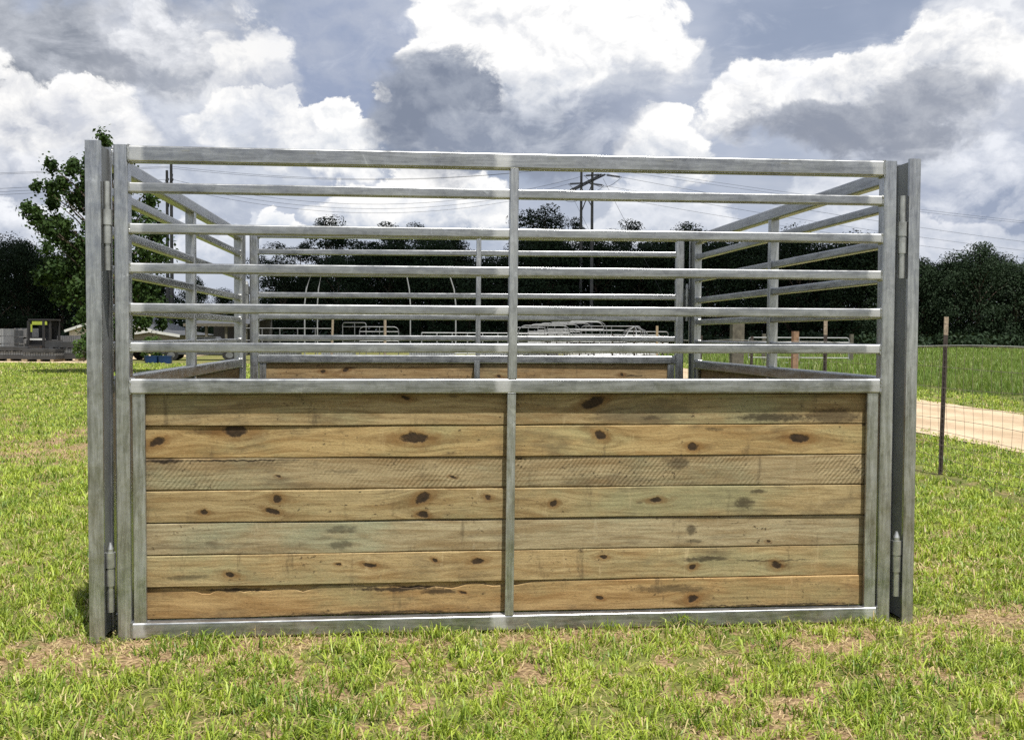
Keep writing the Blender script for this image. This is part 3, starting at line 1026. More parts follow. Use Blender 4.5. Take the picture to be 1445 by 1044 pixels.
def make_tree(name, clumps, per, leaf, trunk_pts, tr, limbs, mat, seed, up=0.35, aspect=0.55, soft=False):
    rng = np.random.default_rng(seed)
    root = empty(name)
    mb = MB()
    mb.tube(trunk_pts, tr, 8, tr * 0.25)
    for (a, b, r) in limbs:
        mid = (Vector(a) + Vector(b)) / 2 + Vector((0, 0, 0.06 * (Vector(b) - Vector(a)).length))
        mb.tube([a, mid, b], r, 5, r * 0.3)
    mb.build('trunk', M['bark'], root)
    v, lo, ct, tone = leaf_mesh('crown', clumps, per, leaf, rng, aspect, up, soft)
    mesh_np('crown', v, lo, ct, mat, root, {'tone': tone})
    return root


def broad_tree(name, h, w, seed, mat, per=90, leaf=0.16, n=46, low=0.05, taper=0.75, lacy=0.0):
    """bushy crown from near the ground to height h, w wide"""
    rnd = random.Random(seed)
    clumps, limbs = [], []
    for k in range(n):
        t = rnd.random() ** 0.85
        z = h * (low + (1 - low) * t)
        prof = math.sin(math.pi * min(1, 0.16 + 0.84 * t) ** taper) ** 0.7
        rr = w / 2 * prof * (0.45 + 0.6 * rnd.random())
        a = rnd.uniform(0, 2 * math.pi)
        c = (rr * math.cos(a), rr * math.sin(a), z)
        s = w * rnd.uniform(0.10, 0.19) * (1 - lacy * 0.4)
        clumps.append((c, (s * 1.2, s * 1.2, s * rnd.uniform(0.6, 0.95))))
        if k % 2 == 0:
            limbs.append(((0, 0, max(0.3, z - rr * 0.8)), (c[0] * 0.9, c[1] * 0.9, c[2]), 0.02 * w * 0.5))
    lean = rnd.uniform(-0.04, 0.04) * h
    return make_tree(name, clumps, per, leaf, [(0, 0, -0.1), (lean * 0.4, 0, h * 0.4), (lean, 0, h * 0.92)], h * 0.018, limbs, mat, seed)


def pine_tree(name, h, w, seed, mat, per=90, leaf=0.20, bare=0.55, n=26):
    """tall bare trunk with a rounded, lumpy crown of needles at the top"""
    rnd = random.Random(seed)
    clumps, limbs = [], []
    for k in range(n):
        t = rnd.random()
        z = h * (bare + (0.96 - bare) * t)
        prof = math.sin(math.pi * (0.12 + 0.80 * t)) ** 0.8
        rr = w / 2 * prof * rnd.uniform(0.25, 1.0)
        a = rnd.uniform(0, 2 * math.pi)
        c = (rr * math.cos(a), rr * math.sin(a), z)
        s = w * rnd.uniform(0.11, 0.20)
        clumps.append((c, (s, s, s * 0.62)))
        limbs.append(((0, 0, z - rr * 0.35 - 0.2), c, 0.05))
    for k in range(4):
        z = h * rnd.uniform(bare * 0.5, bare)
        a = rnd.uniform(0, 2 * math.pi)
        rr = w * rnd.uniform(0.15, 0.35)
        c = (rr * math.cos(a), rr * math.sin(a), z)
        limbs.append(((0, 0, z - 0.3), c, 0.035))
        clumps.append((c, (w * 0.07, w * 0.07, w * 0.05)))
    return make_tree(name, clumps, per, leaf, [(0, 0, -0.1), (rnd.uniform(-.2, .2), 0, h * 0.5), (0, 0, h * 0.95)], h * 0.012, limbs, mat, seed, 0.5)


def place(o, px, D, sx=1.0, sz=1.0, rz=0.0):
    v = ray(px, 480)
    o.location = (v.x * D, D, 0)
    o.scale = (sx, sx, sz)
    o.rotation_euler = (0, 0, rz)
    return o


def height_for(py, D, px=722):
    return at(px, py, D).z


def build_near_tree():
    """the loose broadleaf tree beside the left post: two leaders, knobbly side clumps, sky between them"""
    D = 34.0
    rnd = random.Random(3)
    clumps, limbs = [], []
    cx = ray(165, 480).x * D

    def P(px, py, dy=0.0):
        p = at(px, py, D)
        return (p.x - cx, dy, p.z)
    spots = [  # photo columns and rows of the crown's lobes, radius in metres
        (157, 204, .30), (150, 222, .45), (176, 222, .4), (113, 222, .26), (112, 245, .42), (120, 262, .5), (92, 228, .20), (85, 240, .36),
        (80, 258, .42), (92, 268, .45), (66, 270, .26), (72, 284, .3), (105, 285, .5), (62, 300, .34), (60, 318, .36), (78, 312, .45),
        (72, 334, .36), (90, 330, .5), (108, 320, .45), (140, 250, .55), (160, 262, .7), (180, 250, .5), (150, 300, .7), (135, 325, .6),
        (115, 345, .5), (95, 352, .5), (85, 372, .42), (75, 395, .34), (100, 385, .6), (125, 375, .7), (150, 350, .8), (180, 320, .7),
        (200, 300, .5), (215, 285, .4), (205, 330, .6), (222, 320, .45), (235, 345, .42), (220, 360, .6), (190, 365, .8), (160, 400, .8),
        (125, 410, .7), (100, 415, .5), (90, 430, .45), (110, 440, .6), (140, 440, .8), (175, 430, .8), (205, 400, .7), (228, 395, .5),
        (238, 420, .4), (215, 430, .6), (120, 465, .4), (150, 470, .6), (185, 462, .5), (216, 455, .38), (245, 375, .35), (210, 264, .28)]
    for px, py, r in spots:
        if (px < 128 and py > 428) or px > 226:
            continue
        for k in range(3 if py > 330 else 2):
            c = P(px + rnd.uniform(-5, 5), py + rnd.uniform(-4, 4), rnd.uniform(-1.4, 1.4) * (1 if py > 290 else 0.6))
            s = r * rnd.uniform(0.75, 1.0)
            clumps.append((c, (s * .85, s, s * 1.05)))
        c = P(px, py, rnd.uniform(-.8, .8))
        base = P(158 + (px - 158) * 0.25, min(480, py + 60))
        if c[0] - base[0] < -2.6:
            continue
        limbs.append((base, c, 0.035))
    o = make_tree('sweetgum_tree', clumps, 330, 0.066, [(0, 0, -.1), P(163, 440), P(158, 330), P(157, 215)], 0.17, limbs, M['leaf_near'], 5, 0.3, 0.8, True)
    place(o, 165, D)
    tag(o, 'loose green broadleaf tree with knobbly open crown behind the left post', 'tree')


def build_forest():
    A = 'far_tree'
    lab = {
        'b': 'dark bushy tree in the far tree line, crown closed to its neighbours',
        'p': 'tall dark pine with a rounded crown standing in the far tree line',
    }
    grp = {'b': 'bushy trees of the far tree line', 'p': 'pines of the far tree line'}
    protos = {'b': [broad_tree('forest_tree', 10, 9, 100 + k, M['leaf_far'], 230, 0.125, 70, 0.02) for k in range(4)],
              'p': [pine_tree('pine_tree', 15, 7, 200 + k, M['needle'], 230, 0.115, (0.50, 0.62, 0.40)[k], 30) for k in range(3)]}
    used = set()
    rnd = random.Random(9)

    def put(kind, px, top, D, wide=1.0, label=None, which=None):
        i = which if which is not None else rnd.randrange(len(protos[kind]))
        src = protos[kind][i]
        if (kind, i) not in used:
            used.add((kind, i))
            o = src
        else:
            o = copy_tree(src)
        hgt = height_for(top, D, px)
        base = 10.5 if kind == 'b' else 15.2
        s = hgt / base
        place(o, px, D, s * wide * rnd.uniform(.85, 1.1), s * (rnd.uniform(0.93, 1.08) if not label else 1), rnd.uniform(0, 6.28))
        tag(o, label or lab[kind], 'tree', None if label else grp[kind])
        return o
    # the left wood
    for px, top, D in ((-45, 350, 104), (-12, 343, 100), (18, 342, 108), (40, 352, 103), (62, 362, 110), (88, 354, 104), (118, 350, 109), (150, 362, 104),
                       (185, 372, 112), (222, 384, 116)):
        put('b', px, top, D, 0.95)
    put('b', 274, 392, 96, 0.75, 'small dark tree showing between the left wall rails of the stall')
    put('b', 316, 408, 104, 0.8, 'low dark tree just left of the back left post of the stall')
    # middle: pines over bushy trees
    put('p', 390, 338, 120, 1.2, 'thin lacy pine with sky showing through, left of the lollipop-topped pine', 2)
    put('p', 460, 301, 125, 1.15, 'tall pine with a flat rounded top above the other trees, left of centre', 1)
    put('p', 425, 345, 118, 1.1)
    put('p', 505, 350, 122, 1.1)
    put('p', 552, 318, 126, 1.2)
    put('p', 600, 310, 128, 1.4, 'broad dark pine, widest crown between the left post and the centre upright', 0)
    put('p', 628, 322, 124, 1.1)
    put('p', 768, 284, 126, 1.25, 'tallest round-headed pine, just right of the centre upright', 0)
    put('p', 801, 303, 126, 0.85, 'short round-headed pine beside the tallest one, next to the twin power poles', 1)
    put('p', 884, 307, 126, 0.9, 'single round-headed pine right of the twin power poles', 1)
    put('p', 965, 320, 128, 1.0)
    for px, top, D in ((400, 372, 112), (440, 372, 116), (475, 360, 112), (515, 352, 118), (548, 340, 114), (580, 336, 118), (612, 338, 114), (642, 344, 117), (664, 368, 113),
                       (690, 372, 118), (715, 352, 114), (742, 344, 119), (775, 342, 113), (808, 345, 117), (842, 348, 114), (872, 342, 118), (905, 344, 113), (938, 342, 117),
                       (968, 336, 114), (1000, 334, 112), (1030, 340, 116), (1062, 338, 112), (1094, 335, 115), (1124, 338, 110), (1152, 356, 114), (1182, 342, 110), (1210, 336, 113),
                       (1240, 334, 110), (1270, 352, 112), (1300, 372, 108), (1326, 366, 111), (1352, 356, 107), (1382, 350, 104), (1408, 360, 108), (1432, 366, 104), (1460, 374, 107), (1492, 370, 104)):
        put('b', px, top, D, 1.0)
    # the wood behind and its undergrowth, one mass
    rng = np.random.default_rng(77)
    clumps = []

    def top_at(px):
        k = np.interp(px, [-120, 0, 60, 120, 200, 250, 300, 360, 420, 480, 560, 640, 672, 700, 800, 1000, 1140, 1160, 1180, 1260, 1300, 1380, 1560],
                      [365, 360, 380, 372, 395, 430, 440, 425, 392, 372, 356, 356, 392, 385, 358, 352, 350, 372, 356, 350, 388, 368, 385])
        return k
    for px in np.arange(-150, 1600, 9):
        D = rng.uniform(116, 140)
        ztop = height_for(top_at(px) + rng.uniform(-6, 14), D, px)
        for z in np.arange(0.4, ztop, 1.5):
            v = ray(px + rng.uniform(-6, 6), 480)
            dd = D + rng.uniform(-8, 8)
            clumps.append(((v.x * dd, dd, z), (1.6, 1.3, 1.1)))
    for px in np.arange(-150, 1600, 12):
        D = rng.uniform(94, 104)
        v = ray(px, 480)
        clumps.append(((v.x * D, D, rng.uniform(.3, 1.1)), (1.5, 1.2, 0.9)))
    v, lo, ct, tone = leaf_mesh('woods', clumps, 120, 0.22, rng, 0.6, 0.3)
    o = mesh_np('woods', v, lo, ct, M['leaf_far'], None, {'tone': tone * 0.7})
    tag(o, 'dark mass of woodland and undergrowth closing the far side of the field', 'woods', None, 'stuff')


def build_shade_cloud():
    """unseen cumulus added above the frame to shade the woods and leave the lawn in the sun"""
    rng = np.random.default_rng(4)
    hgt = 260.0
    cx, cy = SUN.x / SUN.z * hgt, 58 + SUN.y / SUN.z * hgt  # offset along the sun so the added cloud's shade falls on the woods
    bm = bmesh.new()
    for k in range(46):
        x = rng.uniform(-215, 215)
        y = rng.uniform(8, 150)
        s = rng.uniform(20, 36)
        m = Matrix.Translation((x, y + s * 0.75, rng.uniform(-3, 10))) @ Matrix.Diagonal((s * 1.3, s, s * 0.55, 1))
        bmesh.ops.create_icosphere(bm, subdivisions=3, radius=1.0, matrix=m)
    for v in bm.verts:
        q = mnoise.fractal(v.co * 0.035, 0.8, 2.0, 5)
        v.co += Vector((q, mnoise.noise(v.co * 0.05) , abs(q) * 0.8)) * 7.0
    me = bpy.data.meshes.new('cloud')
    bm.to_mesh(me)
    bm.free()
    me.shade_smooth()
    m, g, b = mat_new('shade cloud white')
    g.put(b.inputs['Base Color'], (0.85, 0.86, 0.88))
    b.inputs['Roughness'].default_value = 1.0
    o = link('cloud', me, m)
    o.location = (cx, cy, hgt)
    tag(o, 'unseen cumulus cloud added overhead to shade the woods', 'cloud', None, 'stuff')


build_shade_cloud()
build_near_tree()
build_forest()


def bush(px, D, w, h, label, seed, mat='leaf_bush'):
    rnd = random.Random(seed)
    clumps = []
    for k in range(16):
        a, t = rnd.uniform(0, 6.28), rnd.random()
        rr = w / 2 * (1 - t * 0.5) * rnd.uniform(0.3, 1)
        s = w * rnd.uniform(0.14, 0.22)
        clumps.append(((rr * math.cos(a), rr * math.sin(a), h * (0.12 + 0.75 * t)), (s, s, s * 0.8)))
    o = make_tree('bush', clumps, 70, 0.055, [(0, 0, -.05), (0, 0, h * .6)], 0.03, [], M[mat], seed, 0.3, 0.8)
    place(o, px, D)
    tag(o, label, 'bush')


bush(118, 46.5, 1.15, 1.15, 'green bush at the edge of the lawn just left of the left post', 31)
bush(213, 49.0, 1.3, 1.2, 'green bush seen through the left wall above the blue troughs', 32)


# ------------------------------------------------------------------ wire fence and posts along the road
def build_fence():
    root = empty('wire_fence')
    tag(root, 'woven wire fence on dark studded steel posts along the sand road', 'fence')
    ys = [6.9 + 2.9 * k for k in range(0, 15)]
    proto = None
    for i, y in enumerate(ys):
        x = FENCE_X(y)
        if proto is None:
            mb = MB()
            lean = 0.012
            mb.sweep([0, 1], lambda k: [Vector((a + lean * k, b, z)) for a, b in
                                        ((-.022, -.004), (.022, -.004), (.022, .002), (.004, .002), (.004, .034), (-.004, .034), (-.004, .002), (-.022, .002))
                                        for z in ((-.1, 1.36)[k],)])
            for q in range(24):
                z = 0.06 + q * 0.052
                mb.box(-.005 + lean * z / 1.36, .005 + lean * z / 1.36, -.014, -.004, z, z + .018)
            p = mb.build('fence_post', M['dark_steel'], root, False)
            mb = MB()
            mb.sweep([0, 1], lambda k: [Vector((a + lean, b, z)) for a, b in
                                        ((-.0222, -.0042), (.0222, -.0042), (.0222, .0022), (.0042, .0022), (.0042, .0342), (-.0042, .0342), (-.0042, .0022), (-.0222, .0022))
                                        for z in ((1.36, 1.535)[k],)])
            tip = mb.build('post_tip', M['rust_paint'], p, False)
            p.location = (x, y, 0)
            proto = p
        else:
            p = copy_tree(proto, root)
            p.location = (x, y, random.uniform(-.03, .03))
        p.rotation_euler = (random.uniform(-.015, .015), random.uniform(-.012, .012), random.uniform(-.2, .2))
    for c in list(root.children)[3:]:                   # only the nearest posts still have paint on their tips
        for t_ in list(c.children):
            bpy.data.objects.remove(t_)
    p0 = [c for c in root.children][1]
    p0.location.z, p0.rotation_euler = 0.0, (0, 0.012, 0.1)
    mb = MB()
    y0, y1 = ys[0], ys[-1]
    hz = [0.08, 0.18, 0.29, 0.41, 0.54, 0.68, 0.86, 1.05, 1.25]

    def sag(y, z):
        return 0.012 * math.sin(y * 1.7 + z * 9) + 0.01 * math.sin(y * 0.6 + z * 4)
    yy = np.arange(y0, y1 + .01, 0.29)
    for z in hz:
        mb.tube([(FENCE_X(y) - 0.028 + 0.01 * math.sin(y * 2 + z * 5), y, z + sag(y, z)) for y in yy], 0.0021 if z < 1.2 else 0.0028, 4)
    y = y0
    while y < y1:
        mb.tube([(FENCE_X(y) - 0.031 + 0.01 * math.sin(y * 2 + z * 5), y + 0.006 * math.sin(z * 7 + y * 3), z + sag(y, z)) for z in hz], 0.0017, 3)
        y += 0.152
    mb.build('woven_wire', M['wire'], root, False)
    mb = MB()
    mb.tube([(FENCE_X(y) - 0.030, y, 1.262 + sag(y, 1.25)) for y in yy], 0.0030, 4)
    mb.build('top_wire', M['wire_new'], root, False)


build_fence()


def timber_post(px, D, w, top, label, mat):
    z = at(px, top, D).z
    mb = MB()
    mb.rect((0, 0, -.1), (0, 0, z), w, w, (0, 1, 0), w * 0.06, 3, 6)
    o = mb.build('timber_post', M[mat], None, 'flat')
    v = ray(px, 480)
    o.location, o.rotation_euler = (v.x * D, D, 0), (0.0, 0.01, random.uniform(-.15, .15))
    tag(o, label, 'post')


timber_post(1039, 21.0, 0.25, 455, 'thick grey timber post with a flat top beyond the right wall', 'old_wood')
timber_post(1121.5, 30.0, 0.17, 467.5, 'short reddish timber post between the thick post and a studded steel post', 'pine_wood')
timber_post(1077.5, 46.0, 0.16, 471, 'far grey timber post behind the pipe gate, right of the thick post', 'old_wood')
timber_post(1201, 46.0, 0.16, 471.5, 'far grey timber post at the right end of the pipe gate', 'old_wood')


# ------------------------------------------------------------------ pipe work in the yard
def pipe_panel(w, h, rails, bow=0.25, r=0.021, name='corral_panel', mat='zinc_far', mid=True, feet=0.0):
    """corral panel: one bent outer tube, level rails and uprights"""
    root = empty(name)
    mb = MB()
    pts = [(-w / 2, 0, feet)]
    for k in range(7):
        a = R(180 - 90 * k / 6)
        pts.append((-w / 2 + bow + bow * math.cos(a), 0, h - bow + bow * math.sin(a)))
    for k in range(7):
        a = R(90 - 90 * k / 6)
        pts.append((w / 2 - bow + bow * math.cos(a), 0, h - bow + bow * math.sin(a)))
    pts.append((w / 2, 0, feet))
    mb.tube(pts, r, 7)
    mb.build('outer_tube', M[mat], root)
    for k in range(rails):
        z = 0.16 + (h - 0.16 - max(bow, .2)) * k / max(1, rails - 1)
        MB().tube([(-w / 2, 0, z), (w / 2, 0, z)], r * 0.85, 6).build('rail', M[mat], root)
    if mid:
        MB().tube([(0.02, 0, 0.16), (0.02, 0, h)], r * 0.85, 6).build('upright', M[mat], root)
    return root


def spot(o, px, D, rz=0.0, tilt=0.0, z=0.0):
    v = ray(px, 480)
    o.location = (v.x * D, D, z)
    o.rotation_euler = (tilt, 0, rz)
    return o


def build_yard_pipes():
    g = 'pipe panels leaning and standing in the yard'
    # bowed panels standing in ranks beyond the centre upright
    specs = [(768, 43.0, 2.2, 1.86, 0.32, 5), (782, 43.8, 2.3, 1.92, 0.32, 10), (797, 44.6, 2.4, 1.98, 0.32, 4), (812, 43.4, 2.4, 2.02, 0.30, -3), (826, 44.2, 1.9, 2.06, 0.4, 8)]
    lab = ['bowed pipe panel, foremost and lowest of the rank right of the centre upright', 'bowed pipe panel, second of the rank right of the centre upright',
           'bowed pipe panel, third of the rank right of the centre upright', 'tall bowed pipe panel standing in front of the twin power poles',
           'narrow tall hooped pipe panel right beside the twin power poles']
    for (px, D, w, h, bow, rz), l in zip(specs, lab):
        o = pipe_panel(w, h - 0.12, 4, bow, 0.020)
        spot(o, px, D, R(rz))
        tag(o, l, 'pipe panel', g)
    for px, D, w, h, bow, rz, l in ((846, 42.6, 2.3, 1.56, 0.16, 6, 'low pipe panel standing behind the panel stacks, right of the twin power poles'),
                                    (862, 44.8, 2.6, 1.74, 0.12, -7, 'wide pipe panel standing behind the panel stacks, left of the round feeder'),
                                    (912, 43.6, 1.9, 1.50, 0.10, 5, 'low pipe panel standing right of the round feeder'),
                                    (745, 44.0, 1.8, 1.66, 0.28, 12, 'bowed pipe panel showing just right of the centre upright, end of the rank')):
        o = pipe_panel(w, h, 5, bow, 0.020)
        spot(o, px, D, R(rz))
        tag(o, l, 'pipe panel', g)
    o = pipe_panel(1.8, 1.68, 4, 0.22)
    spot(o, 535, 47.0, R(4))
    tag(o, 'bowed pipe panel standing alone behind two reddish posts, left of the centre upright', 'pipe panel', g)
    o = pipe_panel(1.3, 1.9, 3, 0.12)
    spot(o, 500, 50.0, R(-20))
    tag(o, 'square-cornered pipe panel left of the reddish posts', 'pipe panel', g)
    # flat stacks of panels: white and grey edges one above the other
    k = 0
    for px, D, w, n, hz, l in ((850, 41.5, 3.1, 6, 0.95, 'stack of galvanized pipe panels on the ground in front of the twin power poles'),
                               (880, 43.0, 2.6, 7, 1.12, 'higher stack of galvanized pipe panels beside the round feeder'),
                               (790, 41.0, 2.6, 4, 0.88, 'low stack of galvanized pipe panels right of the centre upright'),
                               (672, 41.5, 2.4, 4, 0.86, 'pale stack of pipe panels just left of the centre upright'),
                               (560, 42.0, 3.4, 4, 0.80, 'long pale stack of pipe panels left of the centre upright')):
        st = empty('panel_stack')
        for q in range(n):
            z = 0.10 + q * (hz - .1) / n
            mb = MB()
            for yy in (-.55, -.2, .15, .5):
                mb.tube([(-w / 2 + .04 * q % .1, yy, z), (w / 2 - .05 * (q % 3), yy, z)], 0.026, 6)
            for xx in (-w / 2 + .05, -w / 6, w / 6, w / 2 - .12):
                mb.tube([(xx, -.55, z), (xx, .5, z)], 0.026, 6)
            mb.build('stacked_panel', M['white_pipe' if q % 3 == 1 else 'zinc_far'], st)
        mb = MB()
        for xx in (-w * .35, 0, w * .35):
            mb.box(xx - .06, xx + .06, -.6, .55, 0, 0.07)
        mb.build('bearer', M['blockwood'], st, False)
        spot(st, px, D, R(random.uniform(-6, 6)))
        tag(st, l, 'panel stack', 'stacks of pipe panels in the yard')
    # round bale feeder
    root = empty('bale_feeder')
    for z, r in ((0.15, .62), (0.75, .62), (1.25, .62)):
        MB().tube([(r * math.cos(a), r * math.sin(a), z) for a in np.linspace(0, 2 * math.pi, 28)[:-1]], 0.024, 6, None, True).build('ring', M['zinc_far'], root)
    for a in np.linspace(0, 2 * math.pi, 9)[:-1]:
        MB().tube([(.62 * math.cos(a), .62 * math.sin(a), 0.1), (.62 * math.cos(a), .62 * math.sin(a), 1.25), (.40 * math.cos(a), .40 * math.sin(a), 1.55), (0, 0, 1.72)], 0.02, 5).build('hoop', M['zinc_far'], root)
    spot(root, 896, 42.0)
    tag(root, 'round galvanized bale feeder with a domed top, beside the highest panel stack', 'bale feeder')
    # long pipe rail fence across the yard
    def pipe_fence(px0, px1, D0, D1, zs, n, label, mat='white_pipe', r=0.024, rnd_end=False):
        a, b = ray(px0, 480) * D0, ray(px1, 480) * D1
        root = empty('pipe_fence', (a.x, D0, 0))
        d = Vector((b.x - a.x, D1 - D0, 0))
        for z in zs:
            MB().tube([(0, 0, z), d + Vector((0, 0, z))], r, 6).build('rail', M[mat], root)
        for k in range(n + 1):
            q = d * (k / n)
            MB().tube([(q.x, q.y, 0), (q.x, q.y, zs[-1])], r * 1.1, 6).build('upright', M[mat], root)
        tag(root, label, 'fence')
    pipe_fence(595, 745, 48, 48.5, (.45, .9, 1.42), 7, 'pale pipe fence left of the centre upright, level with the yard')
    pipe_fence(745, 930, 49, 50, (.45, .9, 1.36), 8, 'pale pipe fence behind the bowed panels, right of the centre upright')
    pipe_fence(345, 470, 52, 52, (.5, 1.0, 1.62), 5, 'grey pipe fence behind the back left post of the stall', 'zinc_far')
    o = pipe_panel(4.4, 1.27, 5, 0.12, 0.024, 'pipe_gate', 'white_pipe')
    spot(o, 1127, 45.0, R(-3))
    tag(o, 'long pale pipe gate with a rounded corner beyond the right wall', 'gate')
    # reddish posts and a yellowish one
    for px, D, top, w, l, mat in ((467, 36, 449, 0.085, 'leaning reddish steel post, left of the pair behind the back wall', 'rust_paint'),
                                  (543, 36, 449, 0.10, 'upright reddish steel post, right of the pair behind the back wall', 'rust_paint')):
        mb = MB()
        z = at(px, top, D).z
        mb.tube([(0, 0, -.05), (.07 if px < 500 else 0.01, 0, z)], w / 2, 10)
        o = mb.build('steel_post', M[mat])
        spot(o, px, D)
        tag(o, l, 'post')
    mb = MB()
    mb.rect((0, 0, -.05), (0, 0, 1.75), .10, .10, (0, 1, 0), .012, 3, 4)
    o = mb.build('timber_post', M['blockwood'], None, 'flat')
    spot(o, 927, 43)
    tag(o, 'yellowish timber post at the right end of the pipe stacks', 'post')
    # hoop frame of a shelter without its cover
    root = empty('hoop_frame')
    for (pa, pb, D) in ((430, 643, 58.0), (448, 579, 66.0)):
        xa, xb = ray(pa, 480).x * D - ray(540, 480).x * 60, ray(pb, 480).x * D - ray(540, 480).x * 60
        zk, zt = at(540, 430, D).z, at(540, 386, D).z
        zr = at(540, 381, D).z
        w = xb - xa
        pts = [(xa, D - 60, 0), (xa, D - 60, zk), (xa + w * .012, D - 60, (zk + zt) / 2), (xa + w * .045, D - 60, zt), (xa + w * .12, D - 60, zr - .03), (xa + w * .5, D - 60, zr),
               (xb - w * .12, D - 60, zr - .03), (xb - w * .045, D - 60, zt), (xb - w * .012, D - 60, (zk + zt) / 2), (xb, D - 60, zk), (xb, D - 60, 0)]
        MB().tube(pts, 0.040, 8).build('hoop', M['white_pipe'], root)
    for t in (0.25, 0.75):
        pass
    spot(root, 540, 60)
    tag(root, 'bare hoop frame of pale bent tubes for a shelter behind the back wall', 'shelter frame')


build_yard_pipes()


# ------------------------------------------------------------------ power line
def utility_frame(px_a, px_b, Da, Db, top_py, arm_a, arm_b, label):
    """two-pole frame with a double cross-arm"""
    a, b = at(px_a, top_py, Da), at(px_b, top_py - 2, Db)
    root = empty('power_pole_frame', ((a.x + b.x) / 2, (a.y + b.y) / 2, 0))
    o0 = root.location.copy()
    ht = (a.z + b.z) / 2
    for p in (a, b):
        MB().tube([(p.x - o0.x, p.y - o0.y, -.2), (p.x - o0.x, p.y - o0.y, ht)], 0.20, 12, 0.13).build('pole', M['pole'], root)
    A, B = Vector(arm_a) - o0, Vector(arm_b) - o0
    d = (B - A).normalized()
    n = d.cross(Vector((0, 0, 1)))
    for s in (-1, 1):
        MB().rect(A + n * .2 * s, B + n * .2 * s, .08, .17, (0, 0, 1), .01, 2, 1).build('cross_arm', M['pole'], root)
    mb = MB()
    za = Vector((0, 0, 2.6))
    pa, pb = Vector((a.x - o0.x, a.y - o0.y, A.z)), Vector((b.x - o0.x, b.y - o0.y, A.z))
    mb.tube([pa + n * .12, pb - za + n * .12], 0.06, 6)
    mb.tube([pb - n * .12, pa - za - n * .12], 0.06, 6)
    mb.build('brace', M['pole'], root)
    tag(root, label, 'power pole')
    return o0, A + o0, B + o0, ht


def build_power():
    A, B = at(806, 269, 115.5), at(851, 246.5, 104.3)
    o, A, B, ht = utility_frame(820.5, 836.0, 112.0, 108.0, 233, A, B, 'tall twin-pole power line frame with a slanting cross-arm, right of the centre upright')
    fr = [c for c in bpy.data.objects if c.name == 'power_pole_frame'][0]
    line = Vector((.976, .219, 0))
    # dead-end insulator strings on both sides of the arm
    ends = []
    for p in (A, (A + B) / 2, B):
        for s in (-1, 1):
            d = (line * s + Vector((0, 0, -.10))).normalized()
            q = p + d * 2.0
            pts = [p + d * (0.3 + 1.7 * k / 24) - o for k in range(25)]
            mb = MB()
            mb.tube([p - o, q - o], 0.03, 5)
            for k in range(12):
                c = p + d * (0.45 + 0.12 * k) - o
                mb.tube([c - d * .02, c + d * .02], 0.12, 8)
            mb.build('insulator', M['pole'], fr)
            ends.append((q, s))
        mb = MB()
        q0, q1 = p - line * 2.0 + Vector((0, 0, -.2)) - o, p + line * 2.0 + Vector((0, 0, -.2)) - o
        mb.tube([q0.lerp(q1, k / 10) + Vector((0, 0, -1.1 * math.sin(math.pi * k / 10))) for k in range(11)], 0.022, 4)
        mb.build('jumper', M['cable'], fr)
    # guys
    for p, dx, dy in ((A, 9.0, 2.0), (B, 9.5, 2.1)):
        mb = MB()
        mb.tube([Vector((p.x, p.y, p.z - .4)) - o, Vector((p.x + dx, p.y + dy, 0)) - o], 0.016, 4)
        mb.build('guy_wire', M['cable'], fr)
    # second frame, far left, and the spans
    A2, B2 = at(236, 262, 104.5), at(241, 253, 95.0)
    o2, A2, B2, _ = utility_frame(235.5, 241.5, 101.0, 97.0, 237, A2, B2, 'twin-pole power line frame rising behind the left wall of the stall')

    def span(p, q, sag, label, r=0.015):
        mb = MB()
        n = 40
        mb.tube([p.lerp(q, k / n) + Vector((0, 0, -sag * 4 * (k / n) * (1 - k / n))) - p for k in range(n + 1)], r, 5)
        ob = mb.build('power_line', M['cable'])
        ob.location = p
        tag(ob, label, 'power line', 'wires of the power line')
    L1 = 'thin wire sagging across the sky left of the twin power poles'
    L2 = 'thin wire running from the twin power poles down past the right post'
    L3 = 'thin faint wire crossing the sky left of the left post'
    M2 = (A2 + B2) / 2
    e = [q for q, s in ends]
    for p, q in ((A2, e[0]), (M2, e[2]), (B2, e[4])):
        span(p, q, 2.6, L1)
    far = Vector((260 * .976, 260 * .219, 1.5))
    for p in (e[1], e[3], e[5]):
        span(p, p + far, 9.5, L2)
    far2 = Vector((-230, -12, 1.0))
    for p in (A2, M2, B2):
        span(p, p + far2, 4.5, L3)
    tops = [at(820.5, 233, 112.0), at(836, 231, 108.0)]
    tops2 = [at(235.5, 237, 101.0), at(241.5, 235, 97.0)]
    for p, q in zip(tops2, tops):
        span(p, q, 1.4, 'thin high shield wire between the two twin-pole frames', 0.014)
    for p in tops:
        span(p, p + far, 7.5, 'thin high shield wire running right from the twin power poles', 0.014)
    for p in tops2:
        span(p, p + far2, 3.5, 'thin high shield wire running left from the left twin-pole frame', 0.014)


build_power()


